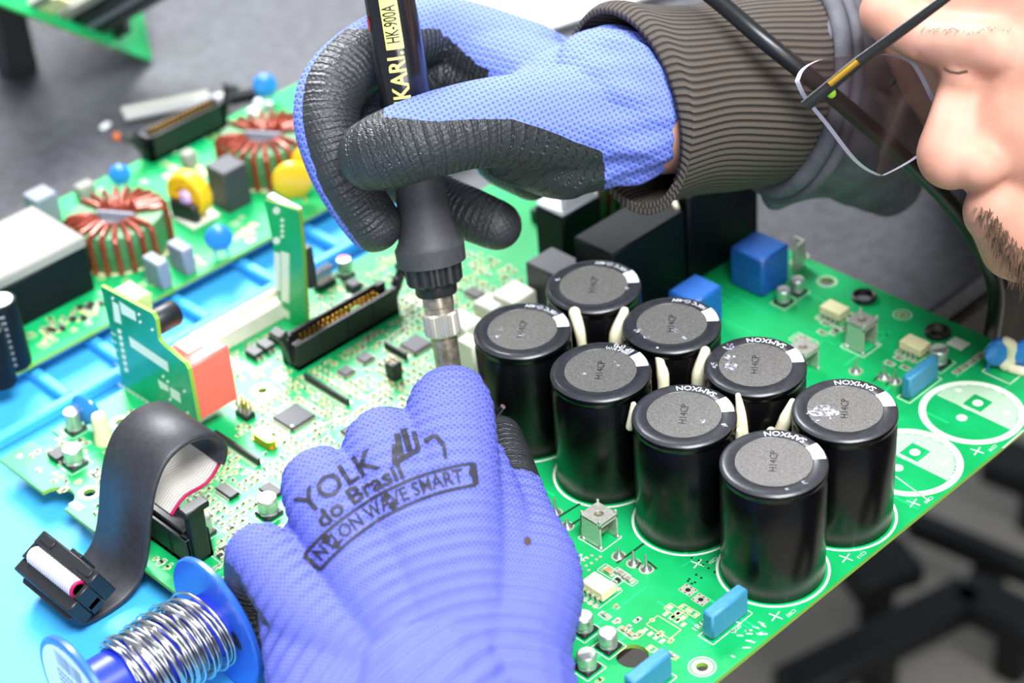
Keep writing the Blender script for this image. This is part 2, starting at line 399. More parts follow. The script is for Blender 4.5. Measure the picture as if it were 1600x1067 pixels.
for k, (i, j) in ij.items():
    c = (-SU*i, SV*j, 0)
    o = link('capacitor', bme, M['sleeve'], board, c, label='tall glossy black can capacitor with grey top')
    link('sleeve_rim', rme, M['rimtop'], o); link('vent_disc', tme, M['captop'], o)
    ang = {'A': 62, 'B': 62, 'C': 62, 'D': 62, 'E': 66, 'F': 62, 'G': 62, 'H': 62}[k]
    mb = MB(); a0 = math.radians(ang-17); a1 = math.radians(ang+13); mb.ring((0, 0), CR-5.0, CR-.8, CH+.16, 8, a0=a0, a1=a1); mb.build('polarity_mark', M['white'], o, label='white polarity mark')
    mb = MB(); mid = math.radians(ang+52)
    if k in 'ABCD': arc_text(mb, 'SAMXON', 3.4, CR-3.0, math.radians(ang+52), CH+.2)
    elif k == 'E': arc_text(mb, 'EP (M)', 2.9, CR-2.5, math.radians(ang+34), CH+.2); arc_text(mb, '1000\u00b5F 81(V)', 1.7, CR-4.4, math.radians(ang+38), CH+.2)
    else: arc_text(mb, '105\u00b0C \u229d-40V', 2.4, CR-2.9, math.radians(ang+42), CH+.2)
    mb.build('rim_lettering', M['white'], o)
    mb = MB(); v, f = text_geo('H14CP', 3.6, res=2, bold=-.01); aa = math.radians(127)
    mb.add([(math.cos(aa)*p[0]-math.sin(aa)*p[1], math.sin(aa)*p[0]+math.cos(aa)*p[1], CH+.07) for p in v], f); mb.build('stamped_code', M['blk'], o)
    caps[k] = o
    silk.ring(c, CR+.6, CR+1.5, ZS, 64)
# white flux smears on cap tops
def blot(mb, c, r, z, seed, n=14, rough=.5):
    rg = random.Random(seed); pts = []
    for i in range(n):
        a = 2*PI*i/n; q = r*(1+rough*(rg.random()-.5)*2); pts.append((c[0]+q*math.cos(a)*rg.choice((1, 1.3)), c[1]+q*math.sin(a), z))
    mb.add(pts, [tuple(range(n))])
M['smear'] = mat('dried_flux_smear', '#c9c8dc', .6)
nt = M['smear'].node_tree; nzs = nt.nodes.new('ShaderNodeTexNoise'); nzs.inputs['Scale'].default_value = 900; nzs.inputs['Detail'].default_value = 6; mrs = nt.nodes.new('ShaderNodeMapRange'); mrs.inputs[1].default_value = .42; mrs.inputs[2].default_value = .62; mrs.inputs[4].default_value = .9
tcs = nt.nodes.new('ShaderNodeTexCoord'); nt.links.new(tcs.outputs['Object'], nzs.inputs['Vector']); nt.links.new(nzs.outputs['Fac'], mrs.inputs[0]); nt.links.new(mrs.outputs[0], nt.nodes['Principled BSDF'].inputs['Alpha'])
for k, spots in {'B': [(-4, -6, 3.2), (-1.5, -4, 2), (-7, -9, 1.2), (-3, -11, .9)], 'C': [(-6, -6, 2.4), (-9, -3, 1.5), (-10, -9, 1.2), (-13, 2, 1.6)], 'E': [(2, 6, 1.1), (-3, -5, .7)], 'F': [(4, -3, 1.0), (9, -4, .8), (-6, -11, 1.0), (-1, -12, .8)], 'G': [(11, 6, .7), (-12, -6, .8)], 'H': [(3, -3, .8), (-6, -5, 1.2), (-3, -9, .9)], 'D': [(7, 1, .9), (14, 4, .9)], 'A': [(14, -2, .8), (12, -8, .6)]}.items():
    mb = MB()
    for q, (x, y, r) in enumerate(spots): blot(mb, (x, y), r, CH+.22+.005*q, hash((k, q)) % 999)
    mb.build('flux_smear', M['smear'], caps[k])
# cream glue between capacitors
def glue(pts, rad):
    mb = MB(); mb.tube(spline(pts, 5), list(np.interp(np.linspace(0, 1, len(pts)*5-4), np.linspace(0, 1, len(rad)), rad)), 12, round_ends=True); mb.build('glue_bead', M['glue'], board, 60, label='cream dried glue blob')
def between(a, b, t, z, off=(0, 0)):
    A = np.array(caps[a].location)/MM; Bq = np.array(caps[b].location)/MM; p = A*(1-t)+Bq*t; return (p[0]+off[0], p[1]+off[1], z)
glue([between('B', 'C', .5, 43, (2, -6)), between('B', 'C', .5, 38, (2, -9)), between('B', 'C', .5, 30, (0, -11))], [1.2, 2.4, 2.2])
glue([between('B', 'C', .5, 32, (-2, -12)), between('B', 'C', .5, 28, (-3, -13))], [1.8, 2.0])
glue([between('C', 'D', .5, 44, (6, 2)), between('C', 'D', .5, 38, (8, 1)), between('C', 'D', .5, 30, (9, 0))], [1.0, 1.8, 2.6])
glue([between('C', 'F', .5, 44, (0, -4)), between('C', 'F', .5, 36, (0, -7)), between('C', 'F', .5, 26, (0, -8))], [1.8, 2.8, 2.4])
glue([between('F', 'G', .5, 44, (0, -4)), between('F', 'G', .5, 36, (0, -8)), between('F', 'G', .5, 26, (0, -9))], [1.6, 3.0, 2.6])
glue([between('G', 'H', .5, 44, (6, 2)), between('G', 'H', .5, 38, (9, 1)), between('G', 'H', .5, 30, (10, 1))], [2.2, 2.0, 1.6])
glue([between('E', 'F', .5, 44, (6, 4)), between('E', 'F', .5, 36, (9, 3)), between('E', 'F', .5, 28, (10, 2))], [1.2, 2.2, 2.0])
glue([between('A', 'D', .5, 42, (-2, 8)), between('A', 'D', .5, 36, (-2, 8))], [1.2, 1.6])
glue([between('D', 'E', .5, 42, (0, -4)), between('D', 'E', .5, 34, (0, -6))], [1.0, 1.6])
glue([(-150, 108, 37.6), (-140, 107, 38), (-133, 103, 37.6)], [.9, 1.6, 1.0])
glue([(-138, 110, 37.6), (-140, 104, 38.2)], [1.0, 1.4])

# --- empty capacitor footprints beyond cap B
for q in (1, 2):
    c = (0, SV+SV2*q)
    silk.ring(c, 16.2, 18.7, ZS, 64)
    # dotted half
    mb = MB(); s = .62; PQ = (B(1524, 631)-B(1515, 645))[:2]
    for a in np.arange(-16, 16, .85):
        for b in np.arange(.6, 16.2, .85):
            if a*a+b*b < 16.0**2 and not (abs(a-PQ[0]) < 4.0 and abs(b-PQ[1]) < 4.0): mb.quad((c[0]+a-s/2, c[1]+b-s/2, ZS), (c[0]+a+s/2, c[1]+b-s/2, ZS), (c[0]+a+s/2, c[1]+b+s/2, ZS), (c[0]+a-s/2, c[1]+b+s/2, ZS))
    mb.build('hatched_half', M['silk'], board, 0, kind='stuff')
    for px, py, r in ((1524, 631, 1.9), (1499, 654, 1.9), (1494, 611, 1.1), (1569, 647, 1.2)):
        e = B(px, py)-B(1515, 645); silk.disc((c[0]+e[0], c[1]+e[1]), r, ZP+.07, 20)
    put_text(silk, 'C2%d8' % q, (c[0]-3, c[1]+.6), 1.6, ZS, PI)
# plus marks and references along the right edge
for px, py, t in ((1322, 872, 'C213'), (1212, 963, 'C203'), (1090, 881, 'C201'), (1427, 786, 'C228'), (1527, 705, 'C218')):
    p = B(px, py); d = 2.2
    silk.strip((p[0]-d, p[1]-d*.2), (p[0]+d, p[1]+d*.2), .45, ZS); silk.strip((p[0]+d*.2, p[1]-d), (p[0]-d*.2, p[1]+d), .45, ZS)
    put_text(silk, t, B(px+24, py-5), 1.9, ZS, PI/2+PI)
p = B(905, 868); put_text(silk, 'N+', p, 4.0, ZS, PI)
p = B(263, 885); put_text(silk, 'GND', p, 2.0, ZS, PI/2)
silk.strip(B(1567, 700), B(1600, 672), .5, ZS); silk.strip(B(1400, 745), B(1452, 783), .35, ZS)
# ------------------------------------------------------------------ main board components (parts of the board)
occ = []                                       # occupied rectangles, for the small parts
def take(x, y, sx, sy): occ.append((x-sx/2, x+sx/2, y-sy/2, y+sy/2))
for i in range(4):
    for j in range(2): take(-SU*i, SV*j, 38, 38)
for x, y, r, q in HO: p = B(x, y); take(p[0], p[1], 2*max(r, q)+1, 2*max(r, q)+1)
def box_part(name, c, s, m, bev=.4, z=0, label=None, parent=None):
    mb = MB(); mb.box((0, 0, s[2]/2+z), s, bev); o = mb.build(name, m, parent or board, loc=(c[0], c[1], 0), label=label); take(c[0], c[1], s[0]+1, s[1]+1); return o
# SMD electrolytic cans
can_proto = {}
def smd_can(px, py, d, h, red=False, label=None):
    c = B(px, py); k = round(d, 1), round(h, 1)
    if k not in can_proto:
        a = MB(); a.box((0, 0, .7), (d*1.05, d*1.05, 1.4), .5); b = MB(); r = d/2
        b.lathe([(r*.96, 1.3), (r*.96, 2.0), (r*.9, 2.3), (r*.96, 2.7), (r, 3.0), (r, h-.5), (r-.4, h), (0, h)], n=28)
        can_proto[k] = (b.mesh('aluminium_capacitor', 35), a.mesh('plastic_base', 30))
    o = link('aluminium_capacitor', can_proto[k][0], M['alu'], board, (c[0], c[1], 0), label=label or 'small silver can capacitor')
    link('plastic_base', can_proto[k][1], M['blk'], o)
    mb = MB(); r = d/2-.5; mb.add([(r*math.cos(t), r*math.sin(t), h+.04) for t in np.linspace(math.radians(60), math.radians(240), 14)], [tuple(range(14))])
    mb.build('top_mark', M['red'] if red else M['alutop'], o)
    silk.rect(c, (d*1.3, d*1.3), .25, ZS); take(c[0], c[1], d*1.4, d*1.4)
for a in ((118, 725, 7.2, 7.6), (118, 672, 6.2, 9.0), (421, 803, 7.2, 7.6), (320, 833, 6.3, 7.7), (540, 430, 6.3, 8), (951, 1011, 6.2, 6.6), (913, 985, 6.4, 6.6), (918, 1044, 6.4, 6.6), (1224, 473, 5.6, 6.6), (1246, 457, 5.6, 6.6), (1466, 568, 7.0, 7.0)): smd_can(*a, red=a[0] == 540)
# gull-wing chips
def chip(px, py, sx, sy, h=1.5, nx=0, ny=0, m='chip', off=.25, name='chip', z0=.3, pl=1.0, pm='pad', label=None, pitch=None, c=None):
    c = B(px, py) if c is None else c; mb = MB(); mb.box((0, 0, z0+h/2), (sx, sy, h), .2)
    o = mb.build(name, M[m], board, loc=(c[0], c[1], 0), label=label)
    pn = MB()
    def leg(x, y, dx, dy, w):
        lx = (pl if dx else w); ly = (pl if dy else w)
        pn.box((x+dx*(pl*.30), y+dy*pl*.30, z0+h*.35), (max(lx*.6, w) if dx else w, max(ly*.6, w) if dy else w, .18)); pn.box((x+dx*pl*.8, y+dy*pl*.8, .12), (lx*.8 if dx else w, ly*.8 if dy else w, .2))
        pn.box((x+dx*pl*.55, y+dy*pl*.55, (z0+h*.35)/2), (.18 if dx else w, .18 if dy else w, z0+h*.35))
    for k in range(nx):
        t = (k+.5)/nx-.5; w = sx/nx*.45
        for s in (-1, 1): leg(t*sx*.94, s*sy/2, 0, s, w)
    for k in range(ny):
        t = (k+.5)/ny-.5; w = sy/ny*.45
        for s in (-1, 1): leg(s*sx/2, t*sy*.94, s, 0, w)
    if nx or ny: pn.build('pins', M[pm], o, 0)
    take(c[0], c[1], sx+2*pl+.6, sy+2*pl+.6); return o
q = chip(460, 655, 11.2, 11.2, 1.5, 16, 16, label='square grey microcontroller chip')
mb = MB(); mb.disc((4.4, -4.4), .55, 1.83); mb.build('index_dot', M['silk'], q)
chip(356, 771, 8.8, 4.2, 1.6, 8, 0, 'blk'); chip(424, 770, 8.0, 5.0, 1.5, 8, 0)
chip(541, 583, 5, 5, 1.2, 6, 6); chip(571, 562, 5.2, 5.2, 1.2, 6, 6); chip(650, 541, 9, 9, 1.4, 10, 10); chip(742, 462, 7.5, 5, 1.6, 6, 0, 'blk')
chip(545, 678, 5, 4, 1.5, 4, 0); chip(92, 715, 6.2, 5.5, 2.2, 0, 3, 'blk', label='small black power transistor')
for px, py in ((398, 556), (416, 545), (434, 533)): chip(px, py, 6.5, 4.6, 2.6, 0, 2, 'blk', pl=1.6, name='optocoupler')
chip(505, 448, 0.1, 0.1) if False else None
# cream optocouplers on the power side
for px, py, lab in ((936, 926, 'cream optocoupler beside the soldered pins'), (1304, 494, None), (1429, 549, None)):
    o = chip(px, py, 9.6, 6.6, 3.6, 4, 0, 'cream', name='optocoupler', z0=.9, pl=1.5, pm='tin', label=lab)
    c = B(px, py); silk.rect(c, (10.4, 11.2), .25, ZS)
    for k in range(4): pads.box((c[0]-3.6+k*2.4, c[1]-5.4, .06), (1.5, 2.0, .08)); pads.box((c[0]-3.6+k*2.4, c[1]+5.4, .06), (1.5, 2.0, .08))
# blue film capacitors
def film(c, s, m='filmblue', lab=None):
    o = box_part('film_capacitor', c, s, M[m], .7, .3, lab); silk.rect(c, (s[0]+1.6, s[1]+1.8), .3, ZS); return o
film((5.6, -30.2), (4.6, 17.4, 10.4), lab='teal blue upright box capacitor'); film((-22.6, 110.4), (4.0, 17.8, 9.6), lab='teal blue upright box capacitor')
p = B(1010, 1074, 0); film((p[0]+1, p[1]), (4.6, 17.4, 10.4), lab='teal blue upright box capacitor')
put_text(silk, 'C220', B(1150, 983), 2.0, ZS, PI/2); put_text(silk, '1R61', B(1094, 977), 3.2, ZS, PI/2)
box_part('blue_block', (-111.5, 126.5), (16.8, 16.4, 17.5), M['blueblock'], .9, .2, 'square glossy blue plastic block')
box_part('blue_block', (-111, 88), (14, 16, 17.5), M['blueblock'], .9, .2, 'square blue plastic block behind the capacitors')
# tall black relays behind the capacitors
box_part('relay', (-140, 83.5), (20.5, 41, 37), M['navy'], .8, .2, 'tall shiny black relay block')
box_part('relay', (-141, 128), (20.5, 42, 40), M['navy'], .8, .2, 'tall black relay block')
box_part('relay', (-158, 60), (18, 15, 24), M['chip'], .8, .2, 'dark grey relay block')
box_part('relay', (-178, 88), (16, 22, 30), M['navy'], .8, .2, 'black relay block')
mb = MB(); mb.box((0, 0, 31.4), (15, 21, 2.4), .8); mb.box((6, 0, 36), (3, 18, 8), .8); mb.build('label_strip', M['white'], board, loc=(-178, 88, 0), label='white label on black relay')
# ivory connectors by the iron tip
for px, py, s in ((803, 455, (12.5, 13, 15)), (766, 470, (11, 9, 12.5)), (724, 497, (13, 9.5, 12.5)), (735, 530, (9, 6, 16))):
    c = B(px, py, s[2]); box_part('ivory_connector', c, s, M['ivory'], .8, 0, 'ivory plastic connector block')
# long cream connector in the back row
c0 = B(372, 512, 6); mb = MB(); mb.box((0, 0, 4), (8, 44, 8), .6); mb.box((-2.6, 0, 9), (2.4, 44, 3), .4); mb.build('cream_connector', M['ivory'], board, loc=(c0[0]-2, c0[1]+3, 0), label='long ivory plug socket'); take(c0[0]-2, c0[1]+3, 10, 46)
# crystal
c = B(414, 692); mb = MB(); pts = [(-4, -2.2), (4, -2.2)]
poly = [(4+2.2*math.cos(a), 2.2*math.sin(a)) for a in np.linspace(-PI/2, PI/2, 8)]+[(-4+2.2*math.cos(a), 2.2*math.sin(a)) for a in np.linspace(PI/2, 3*PI/2, 8)]
mb.prism(poly, .3, .9); mb.prism([(x*.9, y*.88) for x, y in poly], .9, 3.6); mb.build('crystal', M['gold'], board, loc=c, label='yellowish metal crystal can'); take(c[0], c[1], 14, 6)
# resistor networks
def sip(a, b, w=1.3, h=3.0):
    A = B(*a); Bq = B(*b); L = abs(Bq[0]-A[0]); c = ((A[0]+Bq[0])/2, (A[1]+Bq[1])/2)
    mb = MB(); mb.box((0, 0, h/2), (L, w, h), .2); o = mb.build('resistor_network', M['blk'], board, loc=(c[0], c[1], 0)); take(c[0], c[1], L+1, w+3)
    pn = MB(); n = int(L/1.3)
    for k in range(n):
        x = -L/2+(k+.5)*L/n
        for s in (-1, 1): pn.box((x, s*(w/2+.9), .12), (.7, 1.5, .2))
    pn.build('pads', M['pad'], o, 0)
sip((339, 681), (405, 728)); sip((478, 592), (545, 634)); sip((601, 543), (637, 561))
# pin headers
def header(px, py, nx, ny, h=2.6, pin=8, m='gold', lab=None, jumper=0):
    c = B(px, py); mb = MB(); mb.box((0, 0, h/2), (nx*2.3, ny*2.3, h), .3); o = mb.build('pin_header', M['blk'], board, loc=(c[0], c[1], 0), label=lab); take(c[0], c[1], nx*2.4+.5, ny*2.4+.5)
    for i in range(nx):
        for j in range(ny):
            p = MB(); p.box(((i-(nx-1)/2)*2.3, (j-(ny-1)/2)*2.3, h+(pin-h)/2), (.62, .62, pin-h), .15); p.build('pin', M[m], o)
    if jumper:
        p = MB(); p.box((0, 0, h+jumper/2), (nx*2.3+.3, ny*2.3+.3, jumper), .3); p.build('jumper_cap', M['blk'], o)
header(384, 650, 3, 2, lab='black pin header with tall gold pins'); header(508, 447, 2, 4, 3, 9, 'gold', 'black pin header with tall gold pins'); header(617, 590, 2, 2, 2.5, 8.4, 'gold', 'black jumper block', jumper=5)
# small tactile block behind the header
box_part('inductor', B(553, 452), (6, 5, 3.5), M['chip'], .5, .1)
# terminal cages with solder lugs
def cage(c, s=(9.2, 8.6, 10.6), lab=None, rz=0):
    root = MB(); sx, sy, sz = s; t = .7
    # top plate with a round hole, built as a ring of quads
    n = 24; vs = []; fs = []
    for z in (sz, sz-t):
        for i in range(n):
            a = 2*PI*(i+.5)/n; vs.append((1.7*math.cos(a), 1.7*math.sin(a), z))
        for i in range(n):
            a = 2*PI*(i+.5)/n; k = max(abs(math.cos(a))/(sx/2), abs(math.sin(a))/(sy/2)); vs.append((math.cos(a)/k, math.sin(a)/k, z))
    for i in range(n):
        j = (i+1) % n; fs += [(i, n+i, n+j, j)[::1], (2*n+i, 2*n+j, 3*n+j, 3*n+i), (i, j, 2*n+j, 2*n+i), (n+i, 3*n+i, 3*n+j, n+j)]
    root.add(vs, fs)
    root.box((0, -sy/2+t/2, sz/2), (sx, t, sz-.3), .15); root.box((0, sy/2-t/2, sz/2), (sx, t, sz-.3), .15)
    root.box((-sx/2+t/2, 0, sz*.72), (t, sy, sz*.5), .15); root.box((sx/2-t/2, 0, sz*.90), (t, sy, sz*.16), .15)
    for a in (-1, 1):
        for b in (-1, 1): root.box((a*(sx/2-.5), b*(sy/2-.4), sz+.6), (1.0, .7, 1.8), .15)
    o = root.build('terminal_cage', M['tin'], board, loc=(c[0], c[1], 0), label=lab); o.rotation_euler[2] = rz
    lg = MB(); lg.tube([(0, 0, 3), (0, 0, sz-.8)], 1.6, 14); lg.box((0, 0, 4), (4, 4, 2), .3); lg.build('screw_nut', M['steel'], o)
    for a in (-1, 1):
        for b in (-1, 1):
            bl = MB(); bl.ball((a*(sx/2-.6), b*(sy/2-.2), .4), (1.3, .9, .9), 10, 6); bl.build('solder_blob', M['solder'], o)
    take(c[0], c[1], sx+2, sy+2)
cage((-53.5, -26.0), lab='tinned square screw terminal beside the blue glove'); cage((-55, 118.0), (8.6, 8.6, 12), lab='tinned screw terminal by the cream optocoupler'); cage((-62, 92), (8.6, 8.6, 10.5), lab='tinned screw terminal half hidden by a capacitor')
silk.rect((-55, 118), (11, 11), .3, ZS); silk.rect((-53.5, -26), (11, 10), .3, ZS)
def lug(px, py, h=6, z=0):
    c = B(px, py); mb = MB(); mb.lathe([(2.0, .02), (1.7, .5), (.9, 1.5), (.55, 2.6), (.42, h-.3), (.2, h)], n=14); mb.build('solder_lug', M['solder'], board, loc=(c[0], c[1], 0)); pads.disc(c, 2.6, ZP, 18); take(c[0], c[1], 5, 5)
for q in ((868, 801, 6.5), (886, 822, 3.5), (967, 869, 3.8), (990, 880, 5.5), (1010, 889, 6.5), (1337, 580, 6), (1381, 589, 5.5), (1398, 596, 5.5), (1244, 410, 8), (1254, 400, 8)): lug(*q)
# dark routed slots next to the lugs
M['slot'] = mat('dark_slot', '#0c3a16', .6)
for a, b in (((866, 812), (905, 788)), ((890, 822), (905, 812)), ((965, 879), (1005, 850)), ((996, 886), (1000, 880)), ((1013, 878), (1025, 888)), ((1385, 601), (1398, 590)), ((1365, 595), (1378, 583))):
    slot = MB(); slot.strip(B(*a), B(*b), .9, ZS); slot.build('routed_slot', M['slot'], board, 0)
# grey bracket and leads near blue block
c = B(1248, 420); mb = MB(); mb.box((0, 0, 6), (1.2, 7, 12), .2); mb.box((-2.5, 3, 9), (5, 1, 6), .2); mb.box((0, -2.5, 13), (1.2, 1, 3), .2); mb.build('lead_bracket', M['tin'], board, loc=c)
# blue disc with glue at the right edge
c = B(1577, 574); mb = MB(); mb.M = T((0, 0, 7.5), rx=PI/2, rz=math.radians(55)); mb.lathe([(0, -1.8), (4, -1.8), (5.8, -.9), (6.1, 0), (5.8, .9), (4, 1.8), (0, 1.8)], n=28); mb.M = Matrix.Identity(4)
mb.tube([(-2.5, -3, 4), (-2.6, -3.4, 0)], .5, 8); mb.tube([(2.5, 3, 4), (2.6, 3.4, 0)], .5, 8); mb.build('disc_capacitor', M['bluedisc'], board, loc=(c[0]-2.5, c[1]-3, 0), label='pale blue disc capacitor with white glue')
mb = MB(); mb.M = T((0, 0, 7.0), rx=PI/2, rz=math.radians(55)); mb.lathe([(0, -1.8), (4, -1.8), (5.6, -.9), (5.9, 0), (5.6, .9), (4, 1.8), (0, 1.8)], n=28); mb.build('disc_capacitor', M['bluedisc'], board, loc=(c[0]+4.5, c[1]+3.5, 0), label='pale blue disc capacitor at the board corner')
glue([(c[0]-1, c[1]-2, 12.5), (c[0]+.5, c[1]-.5, 10), (c[0]+.5, c[1], 5), (c[0]-.5, c[1]-2, 2)], [1.8, 2.4, 2.6, 2.4]); glue([(c[0]+2, c[1]-2, 1.4), (c[0]+6, c[1]-1, 1.6)], [1.8, 2.0])
silk.rect((c[0], c[1]), (12, 17), .4, ZS)
# blue disc + cream post, far left
c = B(141, 668); mb = MB(); mb.M = T((0, 0, 8.5), rx=PI/2, rz=math.radians(15)); mb.lathe([(0, -1.8), (4.6, -1.7), (6.2, -.8), (6.5, 0), (6.2, .8), (4.6, 1.7), (0, 1.8)], n=28); mb.M = Matrix.Identity(4); mb.tube([(-2.5, 0, 4), (-3, 0, 0)], .6, 8); mb.tube([(2.5, 0, 4), (3, 0, 0)], .6, 8); mb.build('disc_capacitor', M['bluedisc'], board, loc=c, label='blue disc capacitor beside the cream post'); take(c[0], c[1], 14, 6)
c = B(163, 690); mb = MB(); mb.lathe([(3.6, 0), (3.4, 3), (2.9, 5), (2.9, 11), (2.4, 12.4), (0, 13)], n=20); mb.build('post', M['cream'], board, loc=c, label='cream plastic post'); take(c[0], c[1], 8, 8)
# pads with through holes and the unpopulated footprint near the bottom
for px, py in ((1075, 922), (1095, 937)):
    p = B(px, py); pads.box((p[0], p[1], .05), (5.2, 4.2, .06)); slot2 = MB(); slot2.disc(p, .9, ZS+.03); 
    for a in (-1.9, 0, 1.9):
        for b in (-1.5, 1.5): slot2.disc((p[0]+a, p[1]+b), .28, ZS+.03, 8)
    slot2.build('via_holes', M['blk'], board, 0)
vias = MB()
for px, py in ((1077, 905), (1088, 898), (1081, 912), (1096, 903), (1086, 910), (1075, 908), (1092, 876), (1099, 883), (1107, 888), (1105, 878), (1081, 872), (1117, 894)): vias.disc(B(px, py), .45, ZS+.02, 10)
vias.build('via_holes', M['blk'], board, 0)
p = B(1037, 980); silky.rect(p, (10, 5.5), .3, ZS); silky.ring((p[0]-4.9, p[1]), .0, .9, ZS, 12)
for k in range(4):
    for s in (-1, 1): pads.box((p[0]-3.6+k*2.5, p[1]+s*5.0, .06), (1.4, 2.2, .08))
for px, py, sx, sy in ((1053, 953, 6, 3.2), (1063, 962, 4, 3), (1070, 950, 3.4, 2.4), (1083, 958, 4, 2.6), (1020, 1015, 4, 2.4), (1030, 1022, 3.5, 2.4), (1055, 966, 3.4, 2.2)):
    p = B(px, py); silky.rect(p, (sx, sy), .28, ZS); pads.box((p[0]-sx*.28, p[1], .06), (sx*.3, sy*.62, .08)); pads.box((p[0]+sx*.28, p[1], .06), (sx*.3, sy*.62, .08))
for px, py in ((902, 870), (905, 880), (912, 876), (918, 872), (925, 868), (908, 889), (916, 884), (924, 880), (932, 874), (938, 870), (900, 888), (920, 891)): pads.disc(B(px, py), .62, ZP+.05, 10)
p = B(1497, 537); silk.box((p[0], p[1], .05), (7, 6, .07))
# dotted toroid behind the capacitors
def toroid(name, c, R, r, h, nt, parent, cov=(40, 320), rot=0, wire=.75, tilt=None, core='ferrite', div=True, lab=None):
    mb = MB(); mb.lathe([(R-r, .0), (R+r, 0), (R+r+.4, .8), (R+r+.4, h-.8), (R+r, h), (R-r, h), (R-r-.3, h-.8), (R-r-.3, .8), (R-r, 0)], n=48, close=False)
    o = mb.build(name, M[core], parent, loc=c, label=lab)
    k = 0
    for half in (0, 1):
        for i in range(nt):
            a = rot+half*PI+math.radians(22)+(PI-math.radians(44))*i/(nt-1)
            ca, sa = math.cos(a), math.sin(a); e = wire
            prof = [(R+r+e+.3, .6), (R+r+e+.3, h*.5), (R+r+e+.2, h-1), (R+r-.6, h+e*.8), (R, h+e), (R-r+.6, h+e*.8), (R-r-e, h-1), (R-r-e, h*.5), (R-r-e, .6)]
            w = MB(); w.tube([(q*ca, q*sa, z) for q, z in prof], wire, 8); w.build('winding_turn', M['copper'], o)
    if div: d = MB(); d.M = T((0, 0, 0), rz=rot); d.box((0, 0, h*.55), (2*(R-r)-1.0, 1.6, h*1.05), .3); d.add([((R-r-1.5)*math.cos(t), (R-r-1.5)*math.sin(t), h*.86) for t in np.linspace(PI, 2*PI, 14)], [tuple(range(14))]); d.build('divider', M['grey'], o)
    return o
toroid('toroid_choke', (-198, 118, 6), 12, 6, 18, 10, board, rot=.4, wire=1.1, lab='copper wound choke behind the gloved hand'); mb = MB(); mb.box((0, 0, 3), (34, 34, 6), .5); mb.build('choke_base', M['blk'], board, loc=(-198, 118, 0))
# ------------------------------------------------------------------ upright daughter boards
def upright(name, c, outline, th, m, lab):
    """board standing in the XZ plane at y=c; outline = (x, z) world points"""
    mb = MB(); n = len(outline)
    vs = [(x, c-th/2, z) for x, z in outline]+[(x, c+th/2, z) for x, z in outline]
    mb.add(vs, [tuple(range(n))], 0); mb.add(vs, [tuple(reversed(range(n, 2*n)))], 0)
    mb.add(vs, [(i, n+i, n+(i+1) % n, (i+1) % n) for i in range(n)], 1)
    return mb.build(name, [m, M['pcb_edge']], board, 0, label=lab)
dY = -82
def oY(x, y, Y=dY):
    d = CAMR.T @ np.array([(x-800)/FPX, (y-533.5)/FPX, 1.0]); t = (Y-CAMC[1])/d[1]; return CAMC+t*d
d1 = upright('daughter_board', dY, [(-250.5, .2), (-224, .2), (-223.5, 5.5), (-221.5, 5.5), (-221.5, 3.6), (-202.5, 7.4), (-200.8, 9), (-200.5, 32.5), (-202, 34.5), (-214, 36.5), (-217, 38), (-216, 47), (-217.5, 49.3), (-250.5, 47)], 1.6, M['pcb_teal'], 'upright teal green daughter board carrying a red relay')
ft = MB(); fy = dY-.86
def frect(mb, x0, z0, x1, z1, sk=0): mb.quad((x0, fy, z0), (x1, fy, z0+sk), (x1, fy, z1+sk), (x0, fy, z1))
def pxq(mb, pts, Y=None): mb.add([tuple(oY(x, y, fy if Y is None else Y)) for x, y in pts], [tuple(range(len(pts)))])
pxq(ft, [(175, 470), (185, 476), (190, 507), (179, 502)]); pxq(ft, [(186, 470), (211, 487), (213, 502), (190, 490)])
pxq(ft, [(201, 525), (262, 566), (264, 582), (204, 541)])
for k in range(7): pxq(ft, [(183+2*k*.9, 513+k*10), (189+2*k*.9, 515+k*10), (190+2*k*.9, 522+k*10), (184+2*k*.9, 520+k*10)])
for k in range(6): pxq(ft, [(173+1.4*k, 518+k*12), (181+1.4*k, 523+k*12), (181.4+1.4*k, 525.5+k*12), (173.4+1.4*k, 520.5+k*12)])
pxq(ft, [(265, 604), (281, 614), (283, 630), (267, 620)]); pxq(ft, [(246, 592), (262, 602), (264, 612), (250, 606)])
for k in range(7): pxq(ft, [(184+7*k, 597+4.4*k), (190+7*k, 600.5+4.4*k), (191+7*k, 606+4.4*k), (185+7*k, 602+4.4*k)]); pxq(ft, [(187+7*k, 608+4.4*k), (192+7*k, 611+4.4*k), (193+7*k, 616+4.4*k), (188+7*k, 613+4.4*k)])
for q in ((176, 466), (217, 491), (219, 503), (238, 515), (255, 588), (288, 611), (293, 645), (262, 596), (266, 624)): pxq(ft, [(q[0]+2.6*math.cos(t), q[1]+2.6*math.sin(t)) for t in np.linspace(0, 2*PI, 9)[:-1]])
ft.build('face_print', M['silk'], d1, 0)
mb = MB(); mb.box((-211, dY+.8+9.3, 19), (17, 18, 24.5), .9); mb.build('red_relay', M['red'], d1, label='coral red relay cube')
mb = MB(); mb.box((-214, dY+9, 31.6), (9, 7, 1), .3); mb.build('relay_top_glare', M['ivory'], d1)  # ivory plate stands in for the overexposed top of the relay
mb = MB(); mb.M = T((-221, dY+1, 42.5), rx=-PI/2); mb.lathe([(4.6, 0), (4.9, 1), (4.9, 9), (4.2, 10), (0, 10)], n=28); mb.build('black_cylinder', M['blk'], d1, label='small glossy black cylinder with a red reflection painted underneath')
mb = MB(); mb.M = T((-221, dY+1, 42.5), rx=-PI/2); mb.add([((4.95*math.cos(a)), (4.95*math.sin(a)), z) for z in (1.2, 8.8) for a in np.linspace(PI*.25, PI*.75, 9)], [(i, i+1, 10+i, 9+i) for i in range(8)]); mb.build('red_reflection', M['red'], d1)  # red reflection painted as a strip along the cylinder
